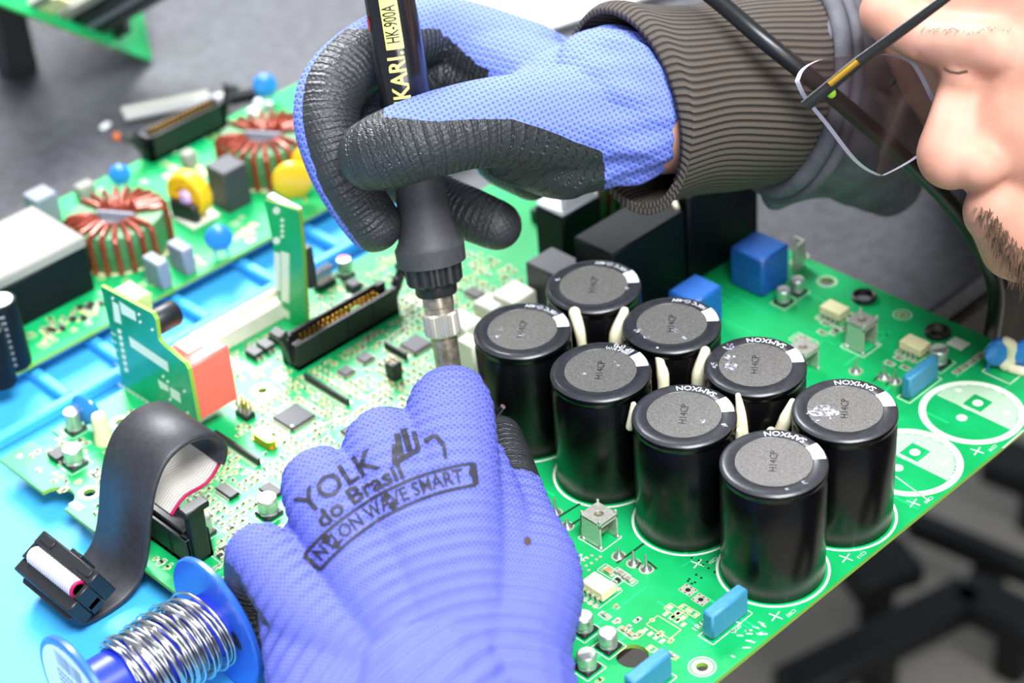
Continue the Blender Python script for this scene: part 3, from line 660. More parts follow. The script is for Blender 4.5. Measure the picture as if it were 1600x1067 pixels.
mb = MB(); mb.box((-239, dY+5, 43), (13, 8, 8), .6); mb.build('green_terminal', mat('pale_green_plastic', '#b9d88a', .5), d1)
mb = MB(); mb.box((-232, dY+2.4, 2.4), (30, 3, 4.8), .3); mb.build('socket_strip', M['blk'], d1)
take(-228, dY+6, 56, 24)
d2Y = -12
d2 = upright('daughter_board', d2Y, [(-246, .2), (-225, .2), (-219.4, 40), (-218.4, 57.5), (-219.4, 58.4), (-238.8, 55.2), (-239.8, 54), (-238.6, 38), (-240, 12)], 1.6, M['pcb'], 'narrow upright green daughter board beside the black box header')
fy = d2Y-.86; ft = MB()
pxq(ft, [(428, 393), (438, 396), (438, 455), (429, 452)]); pxq(ft, [(439, 392), (452, 396), (452, 474), (440, 470)]); pxq(ft, [(416, 462), (452, 487), (452, 500), (417, 474)])
for q in ((432, 329, 6), (432, 376, 6), (441, 344, 3), (441, 353, 3), (441, 361, 3), (441, 369, 3)): pxq(ft, [(q[0]+q[2]*math.cos(t), q[1]+q[2]*math.sin(t)) for t in np.linspace(0, 2*PI, 11)[:-1]])
ft.build('face_print', M['silk'], d2, 0)
mb = MB(); mb.box((-223, d2Y+2.8, 30), (5, 4, 18), .4); mb.build('rear_chip', M['chip'], d2)
mb = MB(); mb.box((-230, d2Y+1.6, 55.6), (18, 3.6, 2.4), .4); mb.build('top_metal', M['tin'], d2)
take(-235, d2Y, 26, 10)

# ------------------------------------------------------------------ box headers with latches
def idc(c, L, rz, lab, open_latch=(25, 25), pins=(17, 2), W=10.0, H=12.0, lh=1.0):
    mb = MB(); t = 1.4
    mb.box((0, 0, 1.2), (L, W, 2.4), .3)
    for s in (-1, 1): mb.box((0, s*(W/2-t/2), H/2), (L, t, H), .3)
    for s in (-1, 1):
        for b in (-1, 1): mb.box((s*(L/2-2.2), b*(W/2-1.6), H/2), (4.4, 2.6, H), .3)
    for k in range(3): mb.box((-L/4+k*L/4, -W/2-.15, H*.5), (.5, .3, H*.7))
    o = mb.build('box_header', M['blk'], board, loc=(c[0], c[1], 0), label=lab); o.rotation_euler[2] = rz
    for i in range(pins[0]):
        for j in range(pins[1]):
            p = MB(); p.lathe([(.42, 2.4), (.42, 8.0), (.2, 8.6), (0, 8.6)], ((i-(pins[0]-1)/2)*2.3, (j-.5)*2.7, 2.6), 8); p.build('pin', M['gold'], o)
    for s, ang in zip((-1, 1), open_latch):
        if ang is None: continue
        l = MB(); l.M = T((s*(L/2-.5), 0, 3), ry=s*math.radians(ang)); l.box((0, 0, 6.5*lh), (2.4*lh, 4.2*lh, 14*lh), .4); l.box((s*.6, 0, 14.6*lh), (4.6, 6.6*lh, 2.6), .5); l.box((-s*1.2, 0, 9.5), (1.6, 3.6, 2), .3); l.build('latch', M['blk'], o)
    take(c[0], c[1], (W if abs(rz) > 1 else L)+3, (L if abs(rz) > 1 else W)+3); return o
idc((-211.5, -6), 52, PI/2, 'long black box header with two rows of gold pins', (12, 34))
mb = MB(); mb.box((-211.5, 2, 7), (2, 5, 6), .6); mb.build('notch_green_block', M['pcb'], board)  # added block imitating board green seen through the header notch
h2 = idc((-166.5, -123.5), 40, 0, 'black box header holding the ribbon cable plug', (None, 4), (14, 2), lh=1.5)
mb = MB(); mb.box((-167, -123.5, 9), (32, 5.8, 9), .5); plug2 = mb

# ------------------------------------------------------------------ dense small parts
bodyk = MB(); bodyb = MB(); bodyc = MB(); sp = MB()
def free(x, y, sx, sy):
    if not (X0+2 < x-sx and x+sx < X1-2 and Y0+2 < y-sy and y+sy < Y1-2): return False
    for a, b, c, d in occ:
        if x+sx/2 > a and x-sx/2 < b and y+sy/2 > c and y-sy/2 < d: return False
    return True
def smd(x, y, along, L, w, h, kind):
    sx, sy = (L, w) if along else (w, L)
    tgt = (bodyk, bodyb, bodyc)[kind]
    tgt.box((x, y, h/2+.05), (L*.56 if along else w, w if along else L*.56, h))
    for s in (-1, 1):
        px_, py_ = (x+s*L*.42, y) if along else (x, y+s*L*.42)
        sp.box((px_, py_, h*.5), (L*.3 if along else w*1.0, w*1.0 if along else L*.3, h*.96))
        pads.box((x+s*L*.62 if along else x, y if along else y+s*L*.62, .06), (L*.42 if along else w*1.25, w*1.25 if along else L*.42, .08))
cells = []
rg = random.Random(11)
for gx in np.arange(-246, -118, 3.3):
    for gy in np.arange(-136, 70, 2.9):
        dens = .93 if (gx > -214 and -108 < gy < 55) or (gx > -170 and gy > -90) else .55
        if gx < -205 and gy < -95: dens = .28
        if gy < -112: dens = .35
        cells.append((gx+rg.uniform(-.4, .4), gy+rg.uniform(-.3, .3), dens))
for gx in np.arange(-118, -60, 4.6):
    for gy in np.arange(-134, -30, 4.4): cells.append((gx, gy, .45))
for gx in np.arange(-60, 5, 4.8):
    for gy in np.arange(-130, -44, 4.6): cells.append((gx, gy, .4))
n_smd = 0
blockdir = {}
for x, y, dens in cells:
    if rg.random() > dens: continue
    key = (int(x//22), int(y//20)); along = blockdir.setdefault(key, rg.random() < .5)
    L = rg.choice((1.1, 1.4, 1.4, 1.9)); w = L*.55
    if not free(x, y, L*2.0, 2.0): continue
    kind = rg.choice((0, 0, 1, 2, 2)); smd(x, y, along, L, w, rg.choice((.5, .7, .9)), kind); n_smd += 1
    if rg.random() < .75: (silky if rg.random() < .7 else silk).rect((x, y), (L*2.1 if along else w*1.9, w*1.9 if along else L*2.1), .22, ZS)
    if rg.random() < .8: (silky if rg.random() < .6 else silk).box((x+(0 if along else 1.3), y+(1.2 if along else 0), ZS-.02), (1.4 if along else .5, .5 if along else 1.4, .02))
# pads rows and vias round the processor
pc = B(460, 655)
for k in range(16):
    for s in (-1, 1):
        pads.box((pc[0]-5.2+k*.7, pc[1]+s*9.6, .06), (.45, 1.6, .08)); pads.box((pc[0]+s*9.6, pc[1]-5.2+k*.7, .06), (1.6, .45, .08))
silk.rect(pc, (15.4, 15.4), .3, ZS)
for k in range(13):
    q = B(360+9.5*k, 650-5*k); silky.box((q[0], q[1]+5, ZS), (3.0, 1.0, .02)); pads.disc((q[0]+2.5, q[1]+6.5), .5, ZP+.05, 8)
    q = B(510+6*k, 640+5*k); pads.disc(q, .5, ZP+.05, 8)
# broad silkscreen blocks and stencils between the parts
for a, s in (((345, 590), (9, 4)), ((355, 570), (6, 9)), ((395, 580), (10, 3)), ((437, 590), (6, 5)), ((330, 612), (7, 3)), ((650, 470), (8, 5)), ((560, 470), (14, 3)), ((590, 520), (16, 2)), ((450, 740), (8, 2)), ((120, 790), (6, 3)), ((200, 700), (12, 2))):
    p = B(*a)
    if free(p[0], p[1], s[0]*.5, s[1]*.5): silk.box((p[0], p[1], ZS-.02), (s[0], s[1], .02))
# a handful of larger parts and their outlines on the power side
for px, py, L, w, al, kd in ((951, 893, 3.2, 2.2, True, 1), (970, 897, 3, 1.8, True, 2), (982, 906, 3, 1.6, True, 2), (965, 908, 2.4, 1.6, False, 0), (1305, 518, 2.4, 1.6, False, 0), (1255, 532, 4.5, 3, True, 2), (1290, 505, 2, 1.2, True, 2), (1520, 565, 2.2, 1.4, False, 2), (1508, 573, 2.2, 1.4, False, 2), (1530, 557, 2.2, 1.4, False, 2), (1542, 550, 2.2, 1.4, False, 2), (1497, 580, 2.2, 1.4, False, 2), (1405, 560, 2, 1.2, True, 2), (1415, 575, 2, 1.2, True, 2), (1390, 568, 2, 1.2, True, 2), (1285, 520, 2, 1.2, True, 2), (1320, 515, 2, 1.2, True, 2), (945, 962, 2, 1.2, True, 2), (975, 985, 2, 1.2, True, 1), (985, 992, 2, 1.2, True, 1), (360, 825, 2.6, 1.6, False, 0), (372, 832, 2.6, 1.6, False, 0), (345, 870, 3, 2, True, 0), (352, 858, 3, 2, True, 0), (320, 800, 3.2, 2.4, True, 1), (150, 742, 2.8, 1.8, True, 0)):
    p = B(px, py); smd(p[0], p[1], al, L, w, .9, kd); silk.rect(p, (L*2.1 if al else w*1.9, w*1.9 if al else L*2.1), .25, ZS)
# copper traces: faint raised lines in the mask
tr = MB()
for k in range(140):
    x = rg.uniform(-245, 15); y = rg.uniform(-135, 150); L = rg.uniform(8, 40); w = rg.uniform(.4, 1.2)
    if rg.random() < .5: a, b = (x, y), (min(x+L, 17), y)
    else: a, b = (x, y), (x, min(y+L, 150))
    bad = False
    for hx, hy, hr, hq in HO:
        p = B(hx, hy); t = max(0, min(1, ((p[0]-a[0])*(b[0]-a[0])+(p[1]-a[1])*(b[1]-a[1]))/(L*L+1e-6))); bad = bad or math.hypot(a[0]+(b[0]-a[0])*t-p[0], a[1]+(b[1]-a[1])*t-p[1]) < hr+2
    if a[0] < -240 or (a[1] < -128 or b[1] < -128): bad = True
    if not bad: tr.strip(a, b, w, .02)
tr.build('copper_tracks', mat('masked_copper_track', '#1fbf74', .3, coat=.3), board, 0, kind='stuff')
for mbx, nm, mm in ((bodyk, 'chip_resistors', 'blk'), (bodyb, 'chip_capacitors', None), (bodyc, 'chip_diodes', None), (sp, 'component_ends', 'pad')):
    mbx.build(nm, M[mm] if mm else (mat('tan_ceramic', '#b08a58', .5) if nm == 'chip_capacitors' else mat('grey_ceramic', '#8f8a80', .5)), board, 0, kind='stuff')
pads.build('solder_pads', M['pad'], board, 0, kind='stuff')
silk.build('white_silkscreen', M['silk'], board, 0, kind='stuff')
silky.build('yellow_silkscreen', M['silk_y'], board, 0, kind='stuff')

# handwritten marks at the lower right edge
mb = MB(); rg = random.Random(3)
for k in range(26):
    p = B(1152+rg.uniform(-8, 44), 1012-rg.uniform(-14, 50)*.8+rg.uniform(-5, 5)); 
    if p[0] < X1-1.5: mb.strip((p[0]-.8, p[1]-.3), (p[0]+rg.uniform(-.2, .9), p[1]+rg.uniform(-.6, 1.4)), .5, ZS)
mb.build('pen_marks', M['silk'], board, 0, kind='stuff')
# ------------------------------------------------------------------ second board behind the main one
b2 = thing('circuit_board', (-341, -25, 0), 'second green circuit board with copper toroid chokes, behind the main board', 'circuit board')
BO = np.array([-341, -25, 0.])
def L2(p): return (p[0]-BO[0], p[1]-BO[1], p[2]-BO[2] if len(p) > 2 else 0)
def part2(name, mb, m, c, label=None, angle=40): return mb.build(name, m, b2, angle, loc=L2((c[0], c[1], 0)), label=label)
ol = [(-50, -190), (49, -190), (49, 190), (-50, 190)]
board_slab('board_panel', ol, [circ((40, -150), 2), circ((40, 150), 2)], b2)
for p in ((-40, -120), (-40, 120)):
    mb = MB(); mb.cyl((p[0], p[1], -14), 3, 12.4, 6); mb.build('standoff', M['tin'], b2)
for p in ((40, -100), (40, 60)):
    mb = MB(); mb.cyl((p[0], p[1], -10), 3, 8.4, 6); mb.build('standoff', M['tin'], b2)
# transformer with pale foam top
a = B(60, 497); b = B(157, 451)
tr_c = ((a[0]+b[0])/2-19, (a[1]+b[1])/2-8)
mb = MB(); mb.box((0, 0, 10.5), (38, 42, 21), .8); o = part2('transformer', mb, M['navy'], tr_c, 'big dark transformer with pale grey foam on top'); take(*tr_c, 40, 44)
mb = MB(); mb.box((0, 0, 23.4), (39, 43, 5), .9); mb.build('foam_pad', M['greytop'], o)
c = B(24, 568); mb = MB(); mb.lathe([(6.4, 0), (6.6, .6), (6.6, 29), (6.2, 30), (0, 30)], n=32); o = part2('can_capacitor', mb, M['navy'], c, 'dark navy can capacitor at the left frame edge'); mb = MB(); mb.disc((0, 0), 5.2, 30.1, 24); mb.build('can_top', M['alutop'], o)
mb = MB()
for k in range(9): mb.add([(6.7*math.cos(t), 6.7*math.sin(t), 3+k*2.8+dz) for dz in (0, 1.3) for t in np.linspace(-1.0+.1*(k % 3), -.35, 5)], [(i, i+1, 6+i, 5+i) for i in range(4)])
mb.build('sleeve_print', M['grey'], o, 0)
c = B(5, 598); mb = MB(); mb.lathe([(5.4, 0), (5.6, .6), (5.6, 24), (5.2, 25), (0, 25)], n=28); part2('can_capacitor', mb, M['navy'], c, 'dark can capacitor cut by the left frame edge')
c = B(72, 344); mb = MB(); mb.box((0, 0, 7), (11, 11, 14), .6); part2('grey_block', mb, M['grey'], c, 'small grey block behind the transformer')
# toroids
t1 = toroid('toroid_choke', L2((*B(192, 388)[:2], 0)), 14.4, 5.4, 17, 10, b2, rot=.55, wire=1.2, lab='copper wound green toroid choke beside the grey film capacitors')
t2 = toroid('toroid_choke', L2((*B(420, 262)[:2], 0)), 14.4, 5.4, 17, 10, b2, rot=.55, wire=1.2, lab='copper wound green toroid choke partly behind the glove')
for px, py in ((192, 388), (420, 262)):
    c = B(px, py); mb = MB(); mb.ring((0, 0), 8, 21.5, .3, 40); part2('choke_seat', mb, M['cream'], c)
# taped yellow ring standing upright
c = B(303, 338); mb = MB(); mb.M = T((0, 0, 11.5), ry=PI/2, rz=math.radians(-78)); mb.lathe([(4.5, -3.6), (9.6, -3.6), (10.6, -2.6), (10.6, 2.6), (9.6, 3.6), (4.5, 3.6), (3.8, 2.6), (3.8, -2.6), (4.5, -3.6)], n=36, close=False); o = part2('taped_ring_choke', mb, M['yellow_tape'], c, 'yellow taped ring choke standing upright')
mb = MB(); mb.M = T((0, 0, 5.5), rz=math.radians(-78)); mb.box((4.4, 0, 0), (4, 15, 9), .8); mb.build('black_winding', M['blk'], o)
mb = MB(); mb.M = T((0, 0, 11.5), rz=math.radians(-78)); mb.box((3.4, 1, 0), (4, 5.5, 7), 1.2); mb.build('lilac_wire', mat('lilac_wire', '#c8a8dc', .5), o)
mb = MB(); mb.box((0, 0, .8), (19, 15, 1.6), .3); mb.build('base_plate', M['ivory'], o)
c = B(363, 318); mb = MB(); mb.box((0, 0, 10), (13, 13, 20), .5); part2('relay', mb, M['chip'], c, 'dark grey relay block between the toroids')
for px, py in ((250, 443), (288, 421)): c = B(px, py); mb = MB(); mb.box((0, 0, 6.2), (11.5, 5.6, 12.4), .5); part2('film_capacitor', mb, M['grey'], c, 'grey box film capacitor')
def disc2(px, py, r, th, m, lab, rz=55, lead=3):
    c = B(px, py); mb = MB(); mb.M = T((0, 0, r+lead), rx=PI/2, rz=math.radians(rz)); mb.lathe([(0, -th), (r*.7, -th), (r*.95, -th*.5), (r, 0), (r*.95, th*.5), (r*.7, th), (0, th)], n=32); mb.M = Matrix.Identity(4)
    for s in (-1, 1): mb.tube([(s*r*.4*math.cos(math.radians(rz)), s*r*.4*math.sin(math.radians(rz)), lead+r*.3), (s*r*.45*math.cos(math.radians(rz)), s*r*.45*math.sin(math.radians(rz)), 0)], .5, 8)
    part2('disc_capacitor', mb, m, c, lab)
disc2(347, 400, 6, 2.2, M['bluedisc'], 'round blue disc capacitor at the board front edge')
disc2(463, 318, 9, 2.6, M['yellow'], 'yellow disc varistor'); disc2(492, 290, 9, 2.6, M['yellow'], 'yellow disc varistor behind the glove')
disc2(192, 297, 5, 2, M['bluedisc'], 'blue disc capacitor behind the near toroid'); disc2(418, 160, 6, 2.2, M['bluedisc'], 'blue disc capacitor behind the far toroid')
for px, py, s in ((135, 305, (6, 8, 6)), (297, 258, (6, 6, 7))): c = B(px, py); mb = MB(); mb.box((0, 0, s[2]/2), s, .6); part2('white_block', mb, M['greytop'], c)
c = B(400, 185); mb = MB(); mb.ball((0, 0, 3), (4, 4, 3)); mb.ball((1, 2, 7), (2.4, 2.4, 3)); part2('white_glue', mb, M['white'], c)
c = B(425, 190); mb = MB(); mb.lathe([(2, 0), (2, 9), (1.4, 10), (0, 10)]); part2('silver_post', mb, M['alu'], c)
# rear box header with latches
c = B(290, 222); mb = MB(); L, Wd, H = 44, 9, 13
mb.box((0, 0, 1.2), (Wd, L, 2.4), .3)
for s in (-1, 1): mb.box((s*(Wd/2-.7), 0, H/2), (1.4, L, H), .3); mb.box((0, s*(L/2-1.4), H/2), (Wd, 2.8, H), .3)
o = part2('box_header', mb, M['blk'], c, 'black box header at the back edge')
for i in range(14):
    p = MB(); p.box((.5, (i-6.5)*2.5, 9), (.6, .6, 9)); p.box((-2, (i-6.5)*2.5, 9), (.6, .6, 9)); p.build('pin_pair', M['gold'], o)
for s in (-1, 1):
    l = MB(); l.M = T((0, s*(L/2-.5), 3), rx=-s*math.radians(28)); l.box((0, 0, 7.5), (4.2, 2.4, 15), .4); l.box((0, s*.8, 15), (6.6, 5, 2.6), .5); l.build('latch', M['blk'], o)
# small parts on this board
k2 = MB(); p2 = MB(); s2 = MB(); y2 = MB(); rg = random.Random(5)
for k in range(46):
    q = B(62+rg.random()*92, 0) if False else None
for k in range(34):
    t = rg.random(); px, py = 70+85*t+rg.uniform(-4, 4), 522-45*t+rg.uniform(-12, 8); q = L2(B(px, py)); p2.box((q[0], q[1], .35), (1.6, 1.4, .7)); 
    if k % 4 == 0: k2.box((q[0]+1.4, q[1]+1, .6), (2.6, 2, 1.2))
    y2.box((q[0]+1, q[1]-1.6, .06), (2, .9, .06))
for k in range(150):
    x, y = rg.uniform(-46, 46), rg.uniform(-150, 150); s = rg.choice((1.5, 2.2)); 
    (p2 if k % 3 else k2).box((x, y, .4), (s, s*.6, .8)); (y2 if k % 2 else s2).rect((x, y), (s*2, s*1.5), .3, .06)
for px, py in ((300, 250), (310, 262), (270, 262), (285, 268), (262, 275), (320, 270), (384, 360), (395, 352), (376, 366), (140, 400), (390, 375)):
    q = L2(B(px, py)); y2.box((q[0], q[1], .06), (4, 3, .06)); p2.box((q[0]+2, q[1]+1, .3), (1.5, 1.2, .6))
for mbx, nm, mm in ((k2, 'chip_resistors', 'blk'), (p2, 'solder_pads', 'pad'), (s2, 'white_silkscreen', 'silk'), (y2, 'yellow_silkscreen', 'silk_y')): mbx.build(nm, M[mm], b2, 0, kind='stuff')

# ------------------------------------------------------------------ raised board, top left
P0 = B(236, 96, -13.2); P1 = B(-60, -14, 84); ux = Vector(P1-P0); 
vy = Vector(D(236, 96, PX(P0)[2]+60)-P0); vy.z = 0; vy.normalize(); vy = (vy*math.cos(math.radians(24.5))+Vector((0, 0, math.sin(math.radians(24.5))))).normalized()
nz = vy.cross(-ux.normalized()).normalized(); nz = nz if nz.z > 0 else -nz
b3 = thing('circuit_board', P0, 'tilted green circuit board propped on its corner at the far left', 'circuit board')
def L3(u, v, w): return tuple(ux.normalized()*u+vy*v+nz*w)
mb = MB(); Lb = ux.length
vs = [L3(u, v, w) for w in (-.8, .8) for u, v in ((0, 0), (Lb, 0), (Lb, 130), (0, 130))]
mb.add(vs, [(0, 3, 2, 1), (4, 5, 6, 7)], 0); mb.add(vs, [(0, 1, 5, 4), (1, 2, 6, 5), (2, 3, 7, 6), (3, 0, 4, 7)], 1)
mb.build('board_panel', [M['pcb'], mat('board_edge_green', '#3fae58', .5)], b3, 0)
for k in range(20):
    u = 30+k*3.6+rg.uniform(-1, 1); p = MB(); p.tube([L3(u, 3+rg.random()*4, -.5), L3(u, 3, -4.5)], .8, 8); p.build('lead_pin', M['tin'], b3)
for u, w_, h_, m in ((48, 9, 60, 'blk'), (58, 5, 60, 'grey'), (66, 10, 55, 'blk'), (80, 8, 50, 'greytop'), (33, 5, 9, 'blk'), (95, 12, 12, 'cream'), (104, 8, 10, 'greytop')):
    mb = MB(); v0, v1 = 6, 14+h_*.25
    vs = [L3(a, b_, c_) for a in (u-w_/2, u+w_/2) for b_ in (v0, v1) for c_ in (.8, h_)]
    mb.add(vs, [(0, 1, 3, 2), (4, 6, 7, 5), (0, 4, 5, 1), (2, 3, 7, 6), (0, 2, 6, 4), (1, 5, 7, 3)]); mb.build('heat_sink' if h_ > 40 else 'component', M[m], b3, 0)
mb = MB(); q = Vector(P0)+ux*.9+vy*118
zt = q.z-3; 
mb2 = thing('grey_block', (q.x, q.y, -14), 'dark block propping up the tilted circuit board', 'block'); mb = MB(); mb.box((0, 0, (zt+14-8)/2), (16, 16, zt+14-8), 1); mb.build('block_body', M['blk_soft'], mb2)

# ------------------------------------------------------------------ silver tool and crumbs on the bench
a = B(196, 183, -10); b = B(350, 153, -6)
sd = thing('screwdriver_bit', a, 'bright silver double-width rod lying behind the second board', 'tool')
d = Vector(b-a)
mb = MB(); mb.tube([(0, 0, 0), tuple(d*.7), tuple(d*.74), tuple(d)], [2.0, 2.0, 2.9, 2.9], 14); mb.build('shaft', mat('bright_nickel', '#e6e4e2', .25, .5), sd)
off = Vector((-7, 2, 0)); mb = MB(); mb.tube([tuple(off+d*.02), tuple(off+d*.9)], 2.2, 12); mb.build('rear_shaft', M['tin'], sd)
mb = MB(); mb.tube([tuple(d), tuple(d*1.35)], 4.5, 12); mb.build('tool_grip', M['blk'], sd)
c = B(165, 199, -14); t = thing('paper_scrap', c, 'tiny pale scrap beside the orange bead on the bench', 'scrap'); mb = MB(); mb.box((0, 0, .8), (3, 6, 1.6), .5, rz=.3); mb.build('scrap_body', M['paper'], t)
c = B(184, 218, -14); t = thing('orange_bead', c, 'tiny orange bead on the grey bench top', 'bead'); mb = MB(); mb.lathe([(0, 0), (1.6, .3), (2, 1.6), (1.4, 3), (0, 3.2)], n=16); mb.build('bead_body', M['orange'], t)

# ------------------------------------------------------------------ ribbon cable with two plugs
rib = thing('ribbon_cable', (-172, -140, -10), 'black sleeved ribbon cable looping from the board header down to the blue mat', 'cable')
RO = Vector((-172, -140, -10))
prof = [(-123.5, 13), (-117, 17), (-108, 17), (-101, 22), (-99, 29), (-104, 36), (-113, 38.5), (-122, 36), (-128, 29), (-132, 20), (-135, 10), (-138, 2), (-142, -4), (-149, -7.6), (-158, -8.2), (-165, -6.5), (-169, -1)]
pr = spline([np.array([0, y, z]) for y, z in prof], 6)
def band(mb, pts, x0, x1, th):
    pts = [Vector(p) for p in pts]; n = len(pts); vs = []
    for i, p in enumerate(pts):
        t = (pts[min(i+1, n-1)]-pts[max(i-1, 0)]).normalized(); nn = Vector((1, 0, 0)).cross(t).normalized()
        b_ = min(th*.5, .9)
        for x, o_ in ((x0, 0.2), (x0+b_, th/2), (x1-b_, th/2), (x1, .2), (x1, -.2), (x1-b_, -th/2), (x0+b_, -th/2), (x0, -.2)): vs.append((x-RO.x, (p+nn*o_).y-RO.y, (p+nn*o_).z-RO.z))
    fs = []
    for i in range(n-1):
        for k in range(8): j = (k+1) % 8; fs.append((i*8+k, i*8+j, (i+1)*8+j, (i+1)*8+k))
    fs += [tuple(range(7, -1, -1)), tuple(range((n-1)*8, n*8))]
    mb.add(vs, fs)
Xa, Xb = -187.5, -158.5
mb = MB(); band(mb, pr[18:], Xa, Xb, 2.6); mb.build('shrink_sleeve', M['shrink'], rib, 60, label='black heat shrink sleeve')
nw = 20
for k in range(nw):
    x = Xa+1.6+(Xb-Xa-3.2)*(k+.5)/nw
    w = MB(); w.tube([(x-RO.x, p[1]-RO.y, p[2]-RO.z) for p in pr[:40:2]], .63, 8); w.build('wire', M['wirer'] if k == nw-1 else M['wire'], rib)
q = MB(); q.box((-167-RO.x, -123.5-RO.y, 9-RO.z), (33, 5.8, 8), .5); q.build('plug', M['blk'], rib)
# free plug: tilted socket body with the folded wires showing
pl = MB(); pm = T((-172.5-RO.x, -162-RO.y, 3.2-RO.z), rx=math.radians(24)); pl.M = pm
pl.box((0, 5.6, 0), (33, 5.4, 12), .5); pl.box((0, -5.4, -.5), (33, 5.0, 10), .5); pl.box((0, 0, -3.5), (33, 5, 5), .3); pl.box((-15.5, 0, 1), (2, 6, 9), .3); pl.box((15.5, 0, 1), (2, 6, 9), .3)
pl.box((0, 8.9, -1), (6, 1.6, 9), .3); pl.box((-11, 6.2, 6.1), (7, 3, .8), .2); pl.box((11, 6.2, 6.1), (7, 3, .8), .2)
po = pl.build('socket', M['blk'], rib, label='black ribbon socket with pale folded wires')
for k in range(nw):
    x = -13.6+27.2*(k+.5)/nw; w = MB(); w.M = pm; w.tube([(x, 2.9*math.cos(t), 3.6+3.4*math.sin(t)) for t in np.linspace(-.4, PI+.4, 12)], .66, 8); w.build('wire', M['wirer'] if k == nw-1 else M['wirew'], po)

# ------------------------------------------------------------------ solder spool
sp_c = (-109, -196, -10); SR = 23.0
spool = thing('solder_spool', sp_c, 'blue plastic solder spool lying on the mat with loose silver windings', 'spool')
SMx = T((0, 0, SR), rx=-PI/2, rz=math.radians(-3)); ax = 52
def spl(name, prof, m, n=48, label=None, close=True):
    mb = MB(); mb.M = SMx; mb.lathe(prof, n=n, close=close); return mb.build(name, m, spool, 35, label=label)
spl('flange', [(4, 0), (SR-.6, 0), (SR, .6), (SR, 2.0), (SR-.6, 2.6), (4, 2.6)], M['spool'])
spl('flange', [(4, ax-2.6), (SR-.6, ax-2.6), (SR, ax-2.0), (SR, ax-.6), (SR-.6, ax), (4, ax)], M['spool'])
spl('core', [(10.5, 2.6), (10.5, ax-2.6)], M['spool_core'], 40)
lb = spl('paper_label', [(6, -.15), (SR-2.2, -.15), (SR-2.2, -.05), (6, -.05)], M['paper'], label='white printed paper label')
mb = MB(); mb.M = SMx
rg = random.Random(2)
for k in range(14): mb.box((-8+k*1.1, -14.5, -.2), (rg.choice((.4, .7)), 6, .05))
for r in range(4):
    for k in range(9): mb.box((-9+k*1.9, -8.6+r*2.1, -.2), (1.3, 1.0, .05))
mb.build('label_print', M['grey'], lb, 0)
def coil(y0, y1, turns, rad, wob, seed):
    rg = random.Random(seed); pts = []; n = int(turns*22)
    ph = rg.random()*6
    for i in range(n+1):
        t = i/n; a = 2*PI*turns*t+ph; z = y0+(y1-y0)*t+wob*math.sin(a+ph)+.4*math.sin(3.1*a*.13); rr = rad+.5*math.sin(a*.37+ph)
        pts.append((rr*math.cos(a), rr*math.sin(a), z))
    mb = MB(); mb.M = SMx; mb.tube(pts, .55, 7); mb.build('solder_winding', M['sold_wire'], spool, 60)
coil(14, 46, 13, 11.2, .6, 1); coil(44, 17, 8, 12.0, 1.8, 2); coil(18, 45, 6, 12.8, 2.8, 3); coil(30, 46, 6, 13.8, 2.0, 4); coil(16, 32, 6, 12.8, -2.2, 5)

# ------------------------------------------------------------------ soldering iron
it = np.array(D(713, 648, 712)); ib = np.array(D(668, 420, 700)); dirv = Vector(D(600, -60, 669)-it).normalized()
iron = thing('soldering_iron', it, 'black soldering iron with yellow lettering held upright in the gloved hand', 'soldering iron')
Q = Vector((0, 0, 1)).rotation_difference(dirv).to_matrix().to_4x4()
# turn the lettering side towards the viewer
def at_px(y):
    best = min(np.linspace(-20, 230, 2501), key=lambda s: abs(PX(it+np.array(dirv)*s)[1]-y)); return best
def il(name, prof, m, n=40, close=True, label=None, parent=None):
    mb = MB(); mb.M = Q; mb.lathe(prof, n=n, close=close); return mb.build(name, m, parent or iron, 35, label=label)
s = {y: at_px(y) for y in (620, 590, 523, 520, 487, 455, 438, 410, 385, 300, 160, 70, 0, -60)}
il('tip', [(.2, 0), (.8, 2), (1.8, 8), (2.2, s[620]+2), (2.2, s[590])], M['tin'])
il('barrel', [(4.0, s[620]-2), (4.5, s[590]-2), (4.7, s[523])], M['steel'])
kn = MB(); kn.M = Q
ring = []
n = 72
for z, rr in ((s[523], 5.9), (s[523]+.6, 6.4), (s[487]-.6, 6.4), (s[487], 5.9)):
    for i in range(n): a = 2*PI*i/n; r = rr*(1 if i % 2 else .94); ring.append((r*math.cos(a), r*math.sin(a), z))
kn.add(ring, [(k*n+i, k*n+(i+1) % n, (k+1)*n+(i+1) % n, (k+1)*n+i) for k in range(3) for i in range(n)]+[tuple(reversed(range(n))), tuple(range(3*n, 4*n))]); kn.build('knurled_nut', M['chrome'], iron, 20)
il('steel_neck', [(5.2, s[487]), (5.2, s[487]+2), (5.5, s[487]+2.4), (5.5, s[455])], M['steel'])
il('lower_collar', [(7.0, s[455]-1), (7.4, s[455]), (7.4, s[438])], M['blk'])
kn = MB(); kn.M = Q; ring = []; n = 64
for z, rr in ((s[438]-1, 9.0), (s[438]-.2, 9.9), (s[410]-.2, 10.2), (s[410]+2, 10.2)):
    for i in range(n): a = 2*PI*i/n; r = rr*(1 if i % 4 < 2 else .93); ring.append((r*math.cos(a), r*math.sin(a), z))
kn.add(ring, [(k*n+i, k*n+(i+1) % n, (k+1)*n+(i+1) % n, (k+1)*n+i) for k in range(3) for i in range(n)]+[tuple(reversed(range(n))), tuple(range(3*n, 4*n))]); kn.build('ribbed_collar', M['blk'], iron, 20)
il('rubber_grip', [(10.6, s[410]-.5), (12.0, s[410]), (12.3, s[410]+6), (11.9, s[385]+.5), (10.6, s[385]+3), (9.4, s[385]+9), (8.9, s[300]), (9.2, s[300]+12), (9.3, s[300]+14)], M['rubber'], 48)
